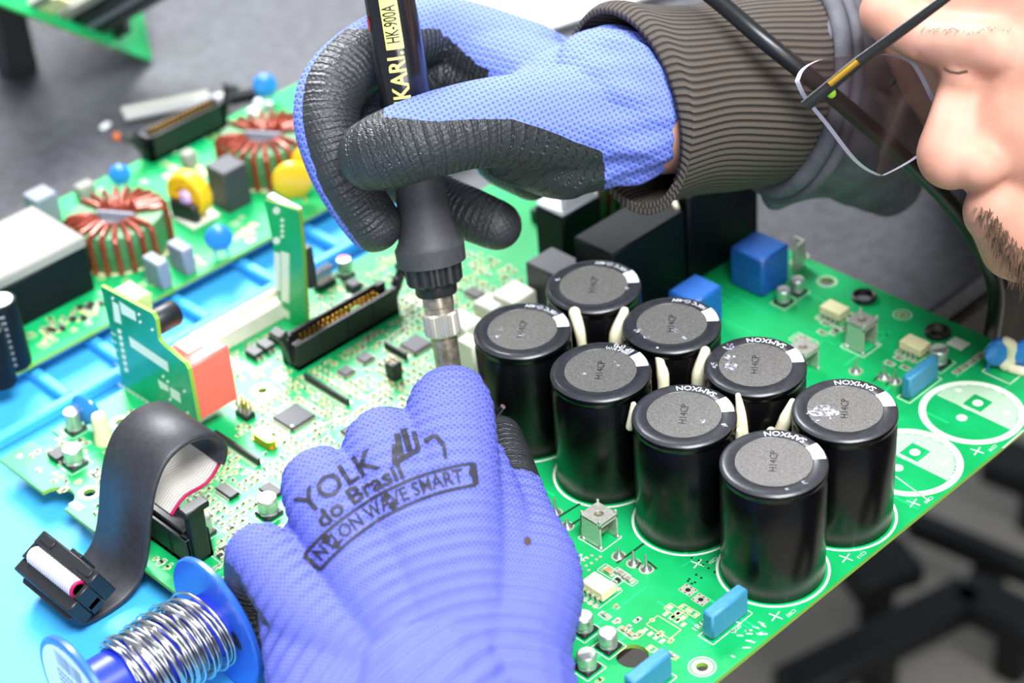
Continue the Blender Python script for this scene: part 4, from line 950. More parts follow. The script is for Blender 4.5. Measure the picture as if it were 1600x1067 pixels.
hb = il('handle', [(8.6, s[300]-4), (8.9, s[160]), (8.6, s[0]), (8.4, s[-60]), (8.0, s[-60]+20), (6, s[-60]+24), (3.5, s[-60]+40)], M['handle'], 48)
view = Vector(CAMC-(it+np.array(dirv)*s[70])); vl = (Q.inverted() @ view); va = math.atan2(vl.y, vl.x)
def on_handle(u, zz, a0, R=8.75):    # u mm around, zz along
    a = a0+u/R; return (R*math.cos(a), R*math.sin(a), zz)
def wrap(mb, v, f, a0, z0, R=8.78): mb.add([on_handle(p[1], z0+p[0], a0, R) for p in v], f)
ya = va-.10
zz0, zz1 = at_px(72), at_px(-40)
plate = MB(); plate.M = Q; nseg = 8
plate.add([on_handle(-3.1+6.2*i/nseg, z, ya, 8.86) for z in (zz0, zz1) for i in range(nseg+1)], [(i, nseg+1+i, nseg+2+i, i+1) for i in range(nseg)]); plate.build('model_plate', M['labely'], hb, 60, label='yellow model plate')
def wrapped_text(txt, size, zc, a0, R, stretch=1.0, bold=.0):
    v, f = text_geo(txt, size, res=3, bold=bold); v = v.copy(); v[:, 0] *= stretch; v, f = subdivide_geo(v, f, .8)
    mb = MB(); mb.M = Q; mb.add([on_handle(-p[1], zc+p[0], a0, R) for p in v], [tuple(reversed(q)) for q in f]); return mb
zt = at_px(30); wrapped_text('HK-900A', 6.6, at_px(33), ya, 8.98, .50, .06).build('model_lettering', M['blk'], hb, 0)
zb = at_px(125); wrapped_text('HIKARI.', 8.4, at_px(128), ya, 8.98, .82, .16).build('brand_lettering', M['labely'], hb, 0)
mb = MB(); mb.M = Q; zc = at_px(30); mb.add([on_handle(1.4*math.cos(t), zc+2.6*math.sin(t), va+ -1.25, 8.85) for t in np.linspace(0, 2*PI, 15)[:-1]], [tuple(range(14))]); mb.build('red_indicator', M['red_dot'], hb, 0)

# ------------------------------------------------------------------ black cable hanging over the bench edge
cb = thing('power_cable', D(1548, 560, 760), 'black cable running behind the eyeglasses and over the bench edge', 'cable')
cp = [D(1000, -90, 700), D(1110, -8, 688), D(1190, 60, 680), D(1262, 118, 682), D(1340, 183, 692), D(1420, 253, 706), D(1490, 325, 718), D(1535, 395, 724), D(1556, 455, 736), D(1550, 520, 756), D(1535, 590, 785), D(1510, 700, 840)]
base = np.array(D(1548, 560, 760)); mb = MB(); mb.tube([p-base for p in spline(cp, 8)], 3.1, 14); mb.build('sheath', M['cable'], cb, 60)
# ------------------------------------------------------------------ organic surfaces
def chain_pts(ch, n=6):
    """ch = [(point, radius)...] -> smoothed arrays"""
    P = spline([np.append(np.asarray(p, float), r) for p, r in ch], n); P = np.array(P); return P[:, :3], np.maximum(P[:, 3], .5)
def blob(prims, voxel, smooth=6):
    mb = MB()
    for pr in prims:
        if pr[0] == 'chain':
            p, r = chain_pts(pr[1]); mb.tube([tuple(q) for q in p], list(r), 20, round_ends=True)
        elif pr[0] == 'ell': mb.ball(pr[1], pr[2], 28, 18)
        elif pr[0] == 'hull':
            bm = bmesh.new()
            for p, r in pr[1]:
                for k in range(90):
                    z = 1-2*(k+.5)/90; a = k*2.399963; s = math.sqrt(1-z*z); bm.verts.new((p[0]+r*s*math.cos(a), p[1]+r*s*math.sin(a), p[2]+r*z))
            res = bmesh.ops.convex_hull(bm, input=bm.verts); bmesh.ops.delete(bm, geom=[v for v in bm.verts if not v.link_faces], context='VERTS')
            bm.verts.index_update(); mb.add([tuple(v.co) for v in bm.verts], [tuple(v.index for v in f.verts) for f in bm.faces]); bm.free()
    me = mb.mesh('blob', 0); o = bpy.data.objects.new('blob', me); COL.objects.link(o)
    m = o.modifiers.new('r', 'REMESH'); m.mode = 'VOXEL'; m.voxel_size = voxel*MM
    m = o.modifiers.new('s', 'SMOOTH'); m.factor = .5; m.iterations = smooth
    out = bpy.data.meshes.new_from_object(o.evaluated_get(bpy.context.evaluated_depsgraph_get()))
    bpy.data.objects.remove(o); bpy.data.meshes.remove(me)
    out.shade_smooth(); return out
def mesh_np(me):
    v = np.empty(len(me.vertices)*3); me.vertices.foreach_get('co', v); v = v.reshape(-1, 3)/MM
    n = np.empty(len(me.vertices)*3); me.vertices.foreach_get('normal', n); return v, n.reshape(-1, 3)
def set_co(me, v): me.vertices.foreach_set('co', (v*MM).ravel()); me.update()
def attr(me, name, val):
    a = me.attributes.new(name, 'FLOAT', 'POINT'); a.data.foreach_set('value', np.asarray(val, np.float32))
def nearest_chain(v, chains):
    """for every vertex: (chain index, arc length, signed angle*radius, distance)"""
    best = np.full(len(v), 1e9); ci = np.zeros(len(v), int); al = np.zeros(len(v)); ar = np.zeros(len(v))
    for k, ch in enumerate(chains):
        P, r = chain_pts(ch, 6); s = 0.
        for i in range(len(P)-1):
            a, b = P[i], P[i+1]; d = b-a; L = np.linalg.norm(d)+1e-9; t = np.clip(((v-a)@d)/L**2, 0, 1); q = a+t[:, None]*d; w = v-q
            dist = np.linalg.norm(w, axis=1)-(r[i]+(r[i+1]-r[i])*t)
            m = dist < best; best[m] = dist[m]; ci[m] = k; al[m] = s+t[m]*L
            u = np.cross(d/L, CAMR[2]); u /= np.linalg.norm(u)+1e-9; w2 = np.cross(d/L, u)
            ar[m] = (np.arctan2(w@w2, w@u)*r[i])[m]; s += L
    return ci, al, ar, best
def knit_mat(name, blue, pitch_u, pitch_v, ridge, dark, row_amp=.5, coat_pitch=2.4, dotty=.6):
    m = bpy.data.materials.new(name); m.use_nodes = True; nt = m.node_tree; N = nt.nodes; Lk = nt.links; b = N['Principled BSDF']
    def at_(n): x = N.new('ShaderNodeAttribute'); x.attribute_name = n; return x.outputs['Fac']
    def mth(op, a, c=None, d=None):
        x = N.new('ShaderNodeMath'); x.operation = op
        for i, q in enumerate((a, c, d)):
            if q is None: continue
            if isinstance(q, (int, float)): x.inputs[i].default_value = q
            else: Lk.new(q, x.inputs[i])
        return x.outputs[0]
    ku, kv, coat, cv = at_('ku'), at_('kv'), at_('coat'), at_('cv')
    su = mth('SINE', mth('MULTIPLY', ku, 2*PI/pitch_u)); sv = mth('SINE', mth('MULTIPLY', kv, 2*PI/pitch_v)); rd = mth('SINE', mth('MULTIPLY', kv, 2*PI/ridge))
    stitch = mth('MULTIPLY', su, sv)                       # staggered stitch holes
    hole = N.new('ShaderNodeMapRange'); hole.inputs[1].default_value = .25; hole.inputs[2].default_value = .9; Lk.new(stitch, hole.inputs[0])
    h = mth('ADD', mth('MULTIPLY', rd, row_amp), mth('MULTIPLY', hole.outputs[0], -dotty))
    col = N.new('ShaderNodeMix'); col.data_type = 'RGBA'; col.inputs[6].default_value = (*c_lin(blue), 1); col.inputs[7].default_value = (*c_lin(dark), 1)
    Lk.new(mth('MULTIPLY', hole.outputs[0], dotty), col.inputs[0])
    tc = N.new('ShaderNodeTexCoord'); nz_ = N.new('ShaderNodeTexNoise'); nz_.inputs['Scale'].default_value = 260; nz_.inputs['Detail'].default_value = 5; Lk.new(tc.outputs['Object'], nz_.inputs['Vector'])
    nf = N.new('ShaderNodeTexNoise'); nf.inputs['Scale'].default_value = 1800; Lk.new(tc.outputs['Object'], nf.inputs['Vector'])
    # coat edge
    ce = mth('ADD', coat, mth('MULTIPLY', mth('SUBTRACT', nz_.outputs['Fac'], .5), .35))
    cm = N.new('ShaderNodeMapRange'); cm.inputs[1].default_value = .46; cm.inputs[2].default_value = .54; Lk.new(ce, cm.inputs[0]); cm = cm.outputs[0]
    cw = mth('SINE', mth('ADD', mth('MULTIPLY', cv, 2*PI/coat_pitch), mth('MULTIPLY', nz_.outputs['Fac'], 3.0)))
    ch = mth('ADD', mth('MULTIPLY', cw, .55), mth('ADD', mth('MULTIPLY', nf.outputs['Fac'], .9), mth('MULTIPLY', stitch, .18)))
    cc = N.new('ShaderNodeMix'); cc.data_type = 'RGBA'; cc.inputs[6].default_value = (.010, .011, .012, 1); cc.inputs[7].default_value = (.045, .047, .052, 1); Lk.new(nf.outputs['Fac'], cc.inputs[0])
    fc = N.new('ShaderNodeMix'); fc.data_type = 'RGBA'; Lk.new(cm, fc.inputs[0]); Lk.new(col.outputs[2], fc.inputs[6]); Lk.new(cc.outputs[2], fc.inputs[7]); Lk.new(fc.outputs[2], b.inputs['Base Color'])
    hm = N.new('ShaderNodeMix'); hm.data_type = 'FLOAT'; Lk.new(cm, hm.inputs[0]); Lk.new(h, hm.inputs[2]); Lk.new(ch, hm.inputs[3])
    bp = N.new('ShaderNodeBump'); bp.inputs['Strength'].default_value = .8; bp.inputs['Distance'].default_value = .00045; Lk.new(hm.outputs[0], bp.inputs['Height']); Lk.new(bp.outputs[0], b.inputs['Normal'])
    rm = N.new('ShaderNodeMix'); rm.data_type = 'FLOAT'; rm.inputs[2].default_value = .85; rm.inputs[3].default_value = .34; Lk.new(cm, rm.inputs[0]); Lk.new(rm.outputs[0], b.inputs['Roughness'])
    b.inputs['Sheen Weight'].default_value = .0; b.inputs['Specular IOR Level'].default_value = .45
    return m

person = thing('person', (230, 200, -750), 'person in a brown ribbed cuff and grey jacket bending over the board with gloved hands', 'person')
PO = np.array([230, 200, -750.])
def plink(name, me, m, label=None):
    o = link(name, me, m, person, label=label); o.location = tuple(-PO*MM); return o
def C4(x, y, d, r): return (D(x, y, d), r)

# ------------------------------------------------------------------ left glove
LI = [C4(735, 1010, 590, 15), C4(712, 800, 614, 15), C4(703, 648, 638, 14.4), C4(722, 634, 660, 10.5), C4(738, 652, 682, 9.4), C4(752, 668, 694, 8.4)]
LM = [C4(690, 1010, 590, 15), C4(650, 850, 606, 14.5), C4(600, 710, 628, 13.6), C4(628, 700, 655, 10.5), C4(668, 740, 674, 9.4), C4(712, 740, 680, 8.6)]
LR = [C4(640, 1030, 588, 15), C4(570, 900, 600, 14), C4(503, 764, 620, 12.8), C4(520, 780, 648, 10.0), C4(566, 830, 662, 9), C4(612, 830, 664, 8.2)]
LP = [C4(590, 1060, 586, 14), C4(480, 960, 596, 12), C4(409, 868, 610, 10.4), C4(398, 920, 624, 9.4), C4(408, 985, 628, 9.2), C4(452, 1030, 630, 8.0)]
LT = [C4(800, 1010, 596, 18), C4(838, 905, 612, 14.5), C4(812, 812, 634, 11.2), C4(796, 738, 650, 9.0), C4(782, 684, 662, 7.6)]
lch = [LI, LM, LR, LP, LT]
lpr = [('chain', c) for c in lch]
lpr.append(('hull', [C4(706, 690, 640, 9.5), C4(606, 748, 630, 9), C4(516, 806, 622, 8.6), C4(432, 890, 612, 7.4), C4(555, 1160, 584, 24), C4(792, 1120, 586, 22.5), C4(800, 930, 606, 15), C4(742, 730, 636, 11)]))
lpr.append(('chain', [C4(680, 1120, 584, 30), C4(700, 1300, 560, 30), C4(720, 1480, 545, 31)]))
me = blob(lpr, .95, 5); v, nrm = mesh_np(me)
ci, al, ar, ds = nearest_chain(v, lch)
piv = D(790, 1250, 575); w = v-piv; rad_ = np.linalg.norm(w, axis=1)
c_ = (v-CAMC)@CAMR.T; pxx = 800+FPX*c_[:, 0]/c_[:, 2]; 
ang = np.arctan2(w@(-CAMR[1]), w@CAMR[0])
attr(me, 'kv', rad_); attr(me, 'ku', ang*95); attr(me, 'cv', al); KVL = rad_
coat = np.zeros(len(v)); lens = []
for k, ch in enumerate(lch):
    P, r = chain_pts(ch, 6); L = np.cumsum(np.r_[0, np.linalg.norm(np.diff(P, axis=0), axis=1)]); i0 = 12 if k != 4 else 14
    m = ci == k; t = al-L[i0]-(9 if k not in (3, 4) else 4); coat[m] = np.clip(.5+t[m]/8, 0, 1)
# the palm side is coated too
pal = nrm@np.array([.1, .1, -1.0]); coat = np.maximum(coat, np.clip((pal-.45)*3, 0, 1)*(rad_ > 20))
m = ci == 3; coat[m] = np.maximum(coat[m], np.clip((nrm[m]@(-CAMR[0]*.8+CAMR[1]*.6)-.72)*6, 0, 1))
m = (ci == 0) & (pxx > 753) & (c_[:, 2] > 640); coat[m] = 1
attr(me, 'coat', coat)
v += nrm*(.32*np.sin(KVL*2*PI/4.4)*(coat < .5)*np.clip((150-KVL)/12, 0, 1))[:, None]; set_co(me, v); v, nrm = mesh_np(me)
M['knit_l'] = knit_mat('blue_knit_glove', '#6169c6', 1.8, 1.8, 4.4, '#343a96', .7, 2.3, .75)
gl = plink('glove', me, M['knit_l'], 'blue knitted work glove on the left hand with printed back')
lbvh = BVHTree.FromPolygons([tuple(p) for p in v], [tuple(p.vertices) for p in me.polygons])
def drape(verts_px, bvh, off=.25):
    out = []
    for x, y in verts_px:
        d = CAMR.T @ np.array([(x-800)/FPX, (y-533.5)/FPX, 1.0]); d /= np.linalg.norm(d)
        h, n, i, dist = bvh.ray_cast(Vector(CAMC), Vector(d))
        out.append(tuple(h+n*off) if h is not None else None)
    return out
PC = (800., 1150.)
def polar_print(mb, v, f, R, amid, off=.3):          # v in print units = px: x along the arc, y outwards
    v, f = subdivide_geo(v, f, 9)
    a = math.radians(amid)+v[:, 0]/R; r = R+v[:, 1]
    pos = drape([(PC[0]+rr*math.sin(aa), PC[1]-rr*math.cos(aa)) for aa, rr in zip(a, r)], lbvh, off)
    keep = [q for q in f if all(pos[i] is not None for i in q)]
    mb.add([p if p else (0, 0, 0) for p in pos], keep)
def angof(x, y): return math.degrees(math.atan2(x-PC[0], PC[1]-y))
pr_m = MB()
v1, f1 = text_geo('YOLK', 52, res=2, bold=.9); v1[:, 0] *= 1.0; polar_print(pr_m, v1*np.array([1.04, .95, 1]), f1, 482, (angof(478, 800)+angof(584, 712))/2)
v1, f1 = text_geo('do Brasil', 40, res=2, bold=1.1); polar_print(pr_m, v1*np.array([1.1, .92, 1]), f1, 448, (angof(488, 822)+angof(638, 730))/2)
v1, f1 = text_geo('NYLON WAVE SMART', 31, res=2, bold=.5); polar_print(pr_m, v1*np.array([.86, 1.0, 1]), f1, 413, (angof(489, 880)+angof(735, 745))/2)
a0, a1 = angof(484, 876), angof(741, 741); mid = (a0+a1)/2; half = math.radians(a1-a0)/2*413
def seg_strip(x0, y0, x1, y1, wd):
    n = max(1, int(math.hypot(x1-x0, y1-y0)/8)); d = np.array([x1-x0, y1-y0]); d = d/np.linalg.norm(d); q = np.array([-d[1], d[0]])*wd/2
    pts = []; 
    for i in range(n+1):
        p = np.array([x0, y0])+(np.array([x1, y1])-np.array([x0, y0]))*i/n; pts += [(*(p-q), 0), (*(p+q), 0)]
    return np.array(pts), [(2*i, 2*i+2, 2*i+3, 2*i+1) for i in range(n)]
for q in ((-half, 17, half, 17, 5), (-half, -17, half, -17, 5), (-half, -17, -half, 17, 9), (half, -17, half, 17, 10)):
    v1, f1 = seg_strip(*q); polar_print(pr_m, v1, f1, 413, mid)
for x, y, s in ((-105, 10, 7), (-100, -8, 6), (8, 9, 6), (10, -8, 7), (145, 3, 7)):
    v1 = np.array([(x+s*math.cos(t), y+s*math.sin(t), 0) for t in np.linspace(0, 2*PI, 9)[:-1]]); polar_print(pr_m, v1, [tuple(range(8))], 413, mid)
# waving hand emblem
for x0, y0, x1, y1, wd in ((20, -22, 32, 8, 9), (35, -14, 41, 22, 10), (50, -10, 52, 26, 10), (65, -12, 66, 16, 9), (78, -4, 96, 2, 7), (96, 2, 106, -16, 7), (106, -16, 104, -38, 6), (22, -20, 66, -12, 8)):
    v1, f1 = seg_strip(x0-60, y0, x1-60, y1, wd); polar_print(pr_m, v1, f1, 483, angof(645, 690))
M['ink'] = mat('black_glove_print', '#23222e', .7)
mo_ = pr_m.mesh('glove_print', 0); po_ = link('glove_print', mo_, M['ink'], gl, label='black printed lettering and emblem')
# small brown burn mark
bm_ = MB(); q = drape([(824+6*math.cos(t), 846+7*math.sin(t)) for t in np.linspace(0, 2*PI, 11)[:-1]], lbvh, .3); 
if all(q): bm_.add(q, [tuple(range(10))]); bm_.build('burn_mark', mat('burn_brown', '#4a3528', .8), gl, 0)
sw = thing('solder_wire', D(775, 648, 649), 'short silver solder wire pinched between the left glove fingertips', 'wire'); q = np.array(D(775, 648, 649)); mb = MB(); mb.tube([tuple(np.array(D(764, 660, 652))-q), (0, 0, 0), tuple(np.array(D(786, 635, 646))-q)], .95, 10); mb.build('wire_end', M['sold_wire'], sw)

# ------------------------------------------------------------------ right glove
RI = [C4(830, 95, 722, 14), C4(700, 52, 722, 13.0), C4(610, 66, 706, 12.2), C4(532, 122, 692, 12.0), C4(510, 182, 686, 11.6), C4(530, 262, 684, 10.8), C4(566, 325, 688, 10.2), C4(584, 350, 690, 10.0)]
RT = [C4(950, 190, 700, 22), C4(860, 190, 684, 18), C4(760, 192, 668, 15.0), C4(672, 212, 662, 14.2), C4(608, 234, 664, 13.4), C4(584, 242, 667, 12.4)]
RM = [C4(850, 110, 738, 15), C4(720, 78, 742, 12.5), C4(585, 120, 716, 12), C4(572, 200, 714, 11.4), C4(630, 272, 722, 10.5), C4(688, 312, 720, 9.6), C4(738, 336, 715, 9.6), C4(776, 352, 713, 9.2)]
RR = [C4(870, 120, 742, 15), C4(800, 170, 752, 11), C4(775, 240, 742, 9.5), C4(830, 275, 728, 9.2)]
RP = [C4(900, 130, 742, 15), C4(850, 190, 750, 10.5), C4(840, 250, 738, 9), C4(880, 268, 722, 8.5)]
rch = [RI, RT, RM, RR, RP]
rpr = [('chain', c) for c in rch]
rpr.append(('hull', [C4(705, 60, 726, 12.4), C4(790, 94, 742, 13), C4(858, 140, 722, 14.5), C4(930, 178, 708, 19)]))
rpr.append(('hull', [C4(862, 142, 716, 13.5), C4(930, 178, 706, 19), C4(880, 240, 696, 16.5), C4(815, 182, 680, 13.5)]))
rpr.append(('chain', [C4(655, 108, 728, 11), C4(740, 126, 726, 13), C4(820, 150, 714, 13.5)]))
rpr.append(('hull', [C4(872, 236, 696, 17), C4(925, 225, 700, 17), C4(800, 232, 690, 12), C4(900, 180, 700, 20)]))
rpr.append(('chain', [C4(888, 166, 704, 21), C4(915, 163, 703, 26), C4(945, 166, 703, 28), C4(985, 178, 705, 26.5), C4(1014, 188, 708, 23), C4(1024, 192, 710, 18)]))
me = blob(rpr, .95, 6); v, nrm = mesh_np(me)
ci, al, ar, ds = nearest_chain(v, rch)
# gathered folds of the knitted cuff
c_ = (v-CAMC)@CAMR.T; pxx = 800+FPX*c_[:, 0]/c_[:, 2]; pyy = 533.5+FPX*c_[:, 1]/c_[:, 2]
cc_ = D(960, 170, 704); wv = v-cc_; th = np.arctan2(wv@(-CAMR[1]), wv@(-CAMR[2])); sx = wv@CAMR[0]
fold = np.clip((sx+14)/12, 0, 1)*np.clip((24-sx)/14, 0, 1)
v += nrm*(fold*(.9*np.sin(th*9+sx*.18)+.5*np.sin(th*17)))[:, None]
set_co(me, v); v, nrm = mesh_np(me)
hp = D(1250, -700, 690)
attr(me, 'ku', (v-D(800, 100, 700))@(CAMR[0]*.96+CAMR[1]*.28)); attr(me, 'kv', (v-D(800, 100, 700))@(CAMR[1]*.96-CAMR[0]*.28)); attr(me, 'cv', al)
R_, U_, F_ = CAMR[0], -CAMR[1], CAMR[2]
coat = np.zeros(len(v))
def rule(mask, dirv, th, k=4):
    d = dirv/np.linalg.norm(dirv); coat[mask] = np.maximum(coat[mask], np.clip(.5+k*((nrm[mask]@d)-th), 0, 1))
P, r = chain_pts(RI, 6)
m = ci == 0; rule(m & (pyy > 45) & (pxx < 690), R_*.85-F_*.5, -.18)
m = ci == 1; rule(m, -U_*.95-F_*.3, -.12)
tl = (ci == 1) & (pxx < 600); rule(tl, -R_*.6-U_*.6, .0)
m = ci >= 2; rule(m, -U_*.8-F_*.25, -.35)
# palm, heel and the web between thumb and index
web = np.linalg.norm(v-D(700, 92, 712), axis=1); m = (pxx > 640) & (pxx < 760) & (pyy > 48) & (pyy < 150) & (ci != 1)
lim = np.interp(pxx, [640, 700, 752], [46, 62, 112]); coat[m] = np.maximum(coat[m], np.clip(.5+(pyy[m]-lim[m])/6, 0, 1))
lowb = np.interp(pxx, [600, 680, 740, 800, 860, 900, 940, 960], [182, 190, 186, 186, 205, 222, 236, 330]); m = (pxx > 560) & (pxx < 960)
coat[m] = np.maximum(coat[m]*(pyy[m] > 120), np.clip(.5+(pyy[m]-lowb[m])/7, 0, 1)) if False else np.where((ci[m] == 1) | (pxx[m] > 760), np.clip(.5+(pyy[m]-lowb[m])/7, 0, 1), coat[m])
m = (pxx < 600) & (ci == 1); coat[m] = 1
coat[pxx > 945] *= 0
m = (ci >= 2) & (pyy > 235) & (pxx < 845); coat[m] = 1
m = (ci == 2) & (pxx < 690) & (pyy > 70); coat[m] = 1
m = (pxx > 610) & (pxx < 762) & (pyy > np.interp(pxx, [610, 640, 700, 752], [40, 46, 58, 106])) & (pyy < 160) & (c_[:, 2] > 690); coat[m] = 1
attr(me, 'coat', coat)
M['knit_r'] = knit_mat('blue_knit_glove_dotted', '#6e80d8', 2.3, 2.3, 2.3, '#34429a', .25, 2.2, .75)
gr = plink('glove', me, M['knit_r'], 'blue knitted work glove with black coated palm gripping the soldering iron')
# ------------------------------------------------------------------ body, sleeves, jacket
def rib_mat():
    m = mat('brown_rib_knit', '#574e47', .85, sheen=.0); nt = m.node_tree; N = nt.nodes; b = N['Principled BSDF']
    a = N.new('ShaderNodeAttribute'); a.attribute_name = 'ku'; s = N.new('ShaderNodeMath'); s.operation = 'MULTIPLY'; s.inputs[1].default_value = 2*PI
    nt.links.new(a.outputs['Fac'], s.inputs[0]); q = N.new('ShaderNodeMath'); q.operation = 'SINE'; nt.links.new(s.outputs[0], q.inputs[0])
    r = N.new('ShaderNodeMapRange'); r.inputs[1].default_value = -1; r.inputs[2].default_value = .2; nt.links.new(q.outputs[0], r.inputs[0])
    x = N.new('ShaderNodeMix'); x.data_type = 'RGBA'; x.inputs[6].default_value = (*c_lin('#211d19'), 1); x.inputs[7].default_value = (*c_lin('#50473f'), 1); nt.links.new(r.outputs[0], x.inputs[0]); nt.links.new(x.outputs[2], b.inputs['Base Color'])
    bp = N.new('ShaderNodeBump'); bp.inputs['Strength'].default_value = .9; bp.inputs['Distance'].default_value = .0008; nt.links.new(r.outputs[0], bp.inputs['Height']); nt.links.new(bp.outputs[0], b.inputs['Normal'])
    return m
M['rib'] = rib_mat()
# ribbed cuff: rings swept from the wide opening to the jacket seam
def sweep(rings, n=168, thick=2.0):
    """rings: (centre, semi-axis vector a, semi-axis vector b)"""
    vs = []; ku = []
    for inner in (0, 1):
        for c, a, b in (rings if not inner else rings[::-1]):
            for i in range(n):
                t = 2*PI*i/n; k = 1-(inner*thick/np.linalg.norm(a)); vs.append(c+k*(a*math.cos(t)+b*math.sin(t))); ku.append(i/n*84)
    m = len(rings)*2; fs = []
    for k in range(m):
        k2 = (k+1) % m
        if k == m-1: k2 = 0
        for i in range(n):
            j = (i+1) % n; fs.append((k*n+i, k*n+j, k2*n+j, k2*n+i))
    return vs, fs, ku
def ring_px(c, top, half_w):
    """ring from its centre, top point (px, depth) and half width towards the viewer (mm vector)"""
    C0 = np.array(D(*c)); a = np.array(D(*top))-C0; b = np.array(half_w); b = b-a*(b@a)/(a@a); return C0, a, b
R_, U_, F_ = CAMR[0], -CAMR[1], CAMR[2]
rings = [ring_px((974, 170, 701), (916, 22, 706), (-F_*.78+R_*.62)*29), ring_px((984, 168, 702), (934, 9, 708), (-F_*.80+R_*.60)*31), ring_px((1010, 166, 705), (985, 14, 711), (-F_*.86+R_*.5)*32), ring_px((1070, 158, 714), (1050, 16, 720), (-F_*.88+R_*.45)*33), ring_px((1140, 146, 724), (1130, -4, 728), (-F_*.9+R_*.42)*34), ring_px((1205, 136, 733), (1212, -18, 735), (-F_*.9+R_*.42)*35), ring_px((1228, 132, 736), (1236, -22, 738), (-F_*.9+R_*.42)*35)]
rs = [(q[:3], q[3:6], q[6:]) for q in spline([np.concatenate(r) for r in rings], 5)]
vs, fs, ku = sweep(rs, 168, 2.2)
me = bpy.data.meshes.new('sleeve_cuff'); me.from_pydata([tuple(p*MM) for p in vs], [], fs); me.shade_smooth(); attr(me, 'ku', ku)
plink('sleeve_cuff', me, M['rib'], 'brown ribbed knit sleeve cuff')
# jacket: right sleeve, torso and left sleeve
HC = np.array(D(1692, -36, 705))
NK = np.array([235, 205, 190.])
RE = np.array(D(1690, 10, 850)); RS = np.array([150, 330, 190.]); LS = np.array([300, 60, 190.]); LE = np.array([270, -230, 20.]); LW = np.array(D(720, 1480, 545))
jpr = [('chain', [C4(1222, 140, 738, 34), C4(1260, 134, 742, 40), C4(1330, 115, 756, 44), C4(1440, 90, 785, 48), (RE, 55), (RS, 75)]),
       ('chain', [C4(1215, 300, 752, 7), C4(1275, 255, 755, 16), C4(1330, 215, 762, 26), C4(1390, 285, 790, 14)]),
       ('hull', [(RS, 75), (LS, 75), (np.array([330, 260, -220.]), 110), (np.array([400, 160, -220.]), 110), (np.array([250, 205, 215.]), 60)]),
       ('chain', [(NK*.62+HC*.38+np.array([8, 4, -14]), 60), (NK+np.array([12, 0, -6]), 72)]),
       ('chain', [(LS, 70), (LE, 55), ((LE+LW)/2, 48), (LW+np.array([20, -8, 0]), 42)])]
me = blob(jpr, 2.6, 5); v, nrm = mesh_np(me)
v += nrm*(1.2*np.sin(v@np.array([.09, .13, .05]))+.7*np.sin(v@np.array([-.21, .11, .17])))[:, None]; set_co(me, v)
plink('jacket', me, M['jacket'], 'grey cloth jacket')
# raised seam where the cuff joins the jacket
def ringpts(c, a, b, k=1.0, n=64): return [tuple(c+k*(a*math.cos(2*PI*i/n)+b*math.sin(2*PI*i/n))) for i in range(n+1)]
mb = MB(); c, a, b = rings[-1]; mb.tube(ringpts(c, a, b, 1.06), 3.2, 12); so = plink('cuff_seam', mb.mesh('cuff_seam', 60), M['jacket'], 'pale stitched seam')
c2 = c+R_*4+F_*3; mb = MB(); mb.tube(ringpts(c2, a, b, 1.14), 2.4, 12); plink('cuff_seam', mb.mesh('cuff_seam', 60), M['jacket'])
# body: head, neck, arms in one surface
bpr = [('hull', [(HC, 76), C4(1700, 150, 690, 52), C4(1660, 100, 672, 40), C4(1475, 8, 684, 20)]),
       ('hull', [C4(1650, 190, 676, 38), C4(1694, 275, 684, 36), C4(1720, 330, 695, 26), C4(1610, 200, 662, 24)]),
       ('chain', [C4(1490, 62, 668, 11), C4(1506, 118, 664, 8.4), C4(1494, 180, 660, 8.8), C4(1482, 238, 658, 10.6), C4(1486, 250, 657, 10.2)]),
       ('ell', tuple(D(1530, 255, 652)), (9.5, 9.5, 8.5)), ('ell', tuple(D(1468, 255, 664)), (6.5, 6.5, 6)),
       ('chain', [C4(1390, 20, 678, 10.5), C4(1440, 54, 668, 9), C4(1500, 70, 656, 9), C4(1560, 74, 646, 9)]),
       ('ell', tuple(D(1512, 116, 658)), (9, 9, 8)),
       ('chain', [C4(1560, 330, 662, 12), C4(1600, 360, 668, 18)]),
       ('chain', [(HC, 55), (NK*.55+HC*.45, 56), (NK, 60), (NK+np.array([40, 0, -60]), 70)]),
       ('ell', tuple(D(1770, 60, 640)), (12, 10, 24)),
       ('chain', [(NK, 50), (RS-np.array([0, 0, 15]), 48), (RE, 36), C4(1330, 118, 758, 27), C4(1110, 165, 714, 23), C4(985, 176, 704, 22), C4(930, 170, 704, 20)]),
       ('chain', [(NK, 50), (LS-np.array([0, 0, 15]), 48), (LE, 36), (LW, 26), C4(700, 1250, 565, 24)])]
me = blob(bpr, 1.8, 4)
plink('body', me, M['skin'], 'bare face and wrist skin')
hv = BVHTree.FromPolygons([tuple(p) for p in mesh_np(me)[0]], [tuple(p.vertices) for p in me.polygons])
def hit(x, y):
    d = CAMR.T @ np.array([(x-800)/FPX, (y-533.5)/FPX, 1.0]); d /= np.linalg.norm(d); h, n, i, ds = hv.ray_cast(Vector(CAMC), Vector(d)); return h, n
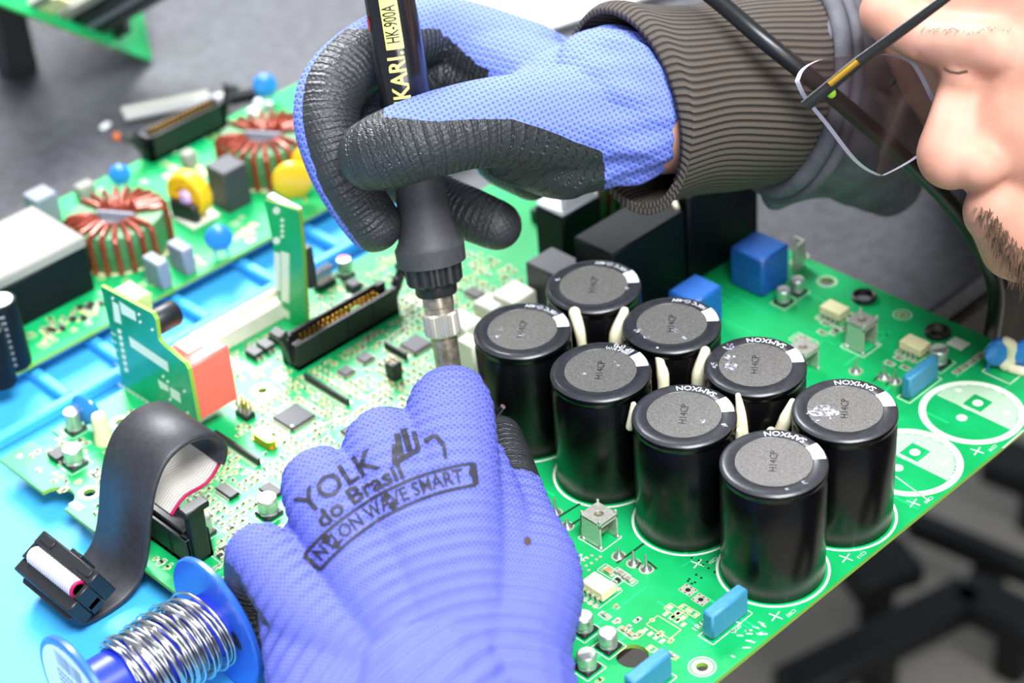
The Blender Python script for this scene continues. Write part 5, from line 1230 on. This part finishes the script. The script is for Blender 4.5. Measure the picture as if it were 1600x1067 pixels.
# stubble, moustache and brow hairs
rg = random.Random(4); hr = MB()
def hairs(n, poly, ln, rr):
    k = 0; tries = 0
    xs = [p[0] for p in poly]; ys = [p[1] for p in poly]
    while k < n and tries < n*12:
        tries += 1; x, y = rg.uniform(min(xs), max(xs)), rg.uniform(min(ys), max(ys)); ins = False; j = len(poly)-1
        for i in range(len(poly)):
            if (poly[i][1] > y) != (poly[j][1] > y) and x < (poly[j][0]-poly[i][0])*(y-poly[i][1])/(poly[j][1]-poly[i][1])+poly[i][0]: ins = not ins
            j = i
        if not ins: continue
        h, n_ = hit(x, y)
        if h is None: continue
        dn = (n_*.7+Vector(CAMR[1])*.7+Vector((rg.uniform(-.4, .4), rg.uniform(-.4, .4), rg.uniform(-.4, .4)))).normalized(); l = ln*rg.uniform(.6, 1.2)
        hr.tube([tuple(h-n_*.3), tuple(h+dn*l*.6), tuple(h+dn*l+Vector(CAMR[1])*l*.25)], [rr, rr*.8, rr*.2], 4, caps=False); k += 1
hairs(340, [(1522, 322), (1550, 375), (1590, 432), (1690, 520), (1730, 490), (1630, 415), (1582, 368), (1548, 322)], 5.5, .14)
bo = plink('beard', hr.mesh('beard', 0), M['hair'], 'short brown beard stubble'); bo['kind'] = 'stuff'
hr = MB(); hairs(40, [(1440, 40), (1500, 44), (1580, 40), (1580, 46), (1500, 52), (1445, 46)], 2.2, .08); bo = plink('eyebrow', hr.mesh('eyebrow', 0), M['hair'], 'thin light brown eyebrow'); bo['kind'] = 'stuff'
# closed-down eye: lid line and lashes
el = MB(); q = [hit(x, y) for x, y in ((1476, 106), (1486, 112), (1498, 114), (1512, 111))]
if all(a[0] is not None for a in q): el.tube([tuple(a[0]) for a in q], .45, 6); plink('eyelashes', el.mesh('eyelashes', 0), M['hair'])
# hair on the skull, out of the frame
hme = blob([('hull', [(HC+np.array([6, 4, 18]), 78), (np.array(D(1850, -120, 720)), 60)])], 3.0, 4); plink('hair', hme, M['hair'], 'short brown hair')
# trousers below the bench
tpr = [('chain', [(np.array([350, 240, -240.]), 95), (np.array([300, 330, -480.]), 75), (np.array([310, 330, -690.]), 50)]), ('chain', [(np.array([410, 140, -240.]), 95), (np.array([400, 60, -480.]), 75), (np.array([410, 60, -690.]), 50)])]
plink('trousers', blob(tpr, 5, 4), M['jacket_dark'], 'dark trousers')
for q in ((310, 330), (410, 60)):
    mb = MB(); mb.M = T((q[0]-30, q[1], -750)); mb.box((0, 0, 35), (250, 90, 70), 18); plink('shoe', mb.mesh('shoe', 40), M['frame'])

# ------------------------------------------------------------------ eyeglasses
def glass_mat():
    m = bpy.data.materials.new('spectacle_lens'); m.use_nodes = True; nt = m.node_tree; N = nt.nodes; N.remove(N['Principled BSDF']); out = N['Material Output']
    t = N.new('ShaderNodeBsdfTransparent'); t.inputs[0].default_value = (.68, .67, .69, 1); g = N.new('ShaderNodeBsdfGlossy'); g.inputs['Roughness'].default_value = .05; g.inputs[0].default_value = (.9, .9, 1, 1)
    f = N.new('ShaderNodeFresnel'); f.inputs[0].default_value = 1.5; x = N.new('ShaderNodeMixShader'); fm = N.new('ShaderNodeMath'); fm.operation = 'MULTIPLY'; fm.inputs[1].default_value = .15; nt.links.new(f.outputs[0], fm.inputs[0]); nt.links.new(fm.outputs[0], x.inputs[0]); nt.links.new(t.outputs[0], x.inputs[1]); nt.links.new(g.outputs[0], x.inputs[2]); nt.links.new(x.outputs[0], out.inputs[0]); return m
M['lens'] = glass_mat()
LPX = [(1249, 126), (1256, 110), (1272, 98), (1300, 90), (1383, 84), (1424, 95), (1440, 113), (1461, 155), (1478, 191), (1476, 204), (1439, 242), (1391, 270), (1374, 272), (1340, 250), (1296, 194), (1262, 152)]
gb = np.array(D(1360, 180, 648)); eg = thing('eyeglasses', gb, 'rimless eyeglasses with a clear lens and thin black temple arm', 'eyeglasses')
def lens_d(x, y): return 640+(x-1250)*.13
fr = [np.array(D(x, y, lens_d(x, y)))-gb for x, y in LPX]; ln_n = np.cross(fr[5]-fr[0], fr[12]-fr[0]); ln_n /= np.linalg.norm(ln_n); ln_n = ln_n if ln_n@F_ > 0 else -ln_n
sp_ = spline(fr+[fr[0]], 4)[:-1]; n = len(sp_); TH = 2.4; cen = np.mean(sp_, axis=0)
mb = MB(); mb.add([tuple(p) for p in sp_]+[tuple(p+ln_n*TH) for p in sp_], [tuple(range(n)), tuple(reversed(range(n, 2*n)))]); mb.build('lens', M['lens'], eg, 0, label='clear rimless lens')
mb = MB(); mb.add([tuple(p) for p in sp_]+[tuple(p+ln_n*TH) for p in sp_], [(i, (i+1) % n, n+(i+1) % n, n+i) for i in range(n)]); mb.build('lens_edge', M['lensedge'], eg, 60, label='pale polished lens edge')
def rel(x, y, d): return tuple(np.array(D(x, y, d))-gb)
mb = MB(); mb.tube([rel(1258, 166, 635), rel(1290, 140, 632), rel(1340, 98, 628), rel(1420, 40, 620), rel(1490, -12, 612), rel(1640, -120, 606), rel(1780, -190, 615)], [2.0, 2.0, 1.9, 1.7, 1.5, 1.4, 1.6], 10, ell=(1.1, .7)); mb.build('temple_arm', M['frame_blk'], eg, 60)
mb = MB(); mb.tube([rel(1296, 132, 629), rel(1340, 96, 625.5)], 1.0, 8, ell=(1.2, .5)); mb.build('gold_marking', M['gold'], eg, 60)
mb = MB(); mb.ball(rel(1299, 146, 640), 1.6, 10, 6); mb.build('green_screw_cap', mat('lime_green', '#9ad62a', .4), eg)
mb = MB(); mb.tube([rel(1476, 150, 666), rel(1500, 140, 668)], .7, 8); mb.build('bridge', M['frame_blk'], eg, 60)
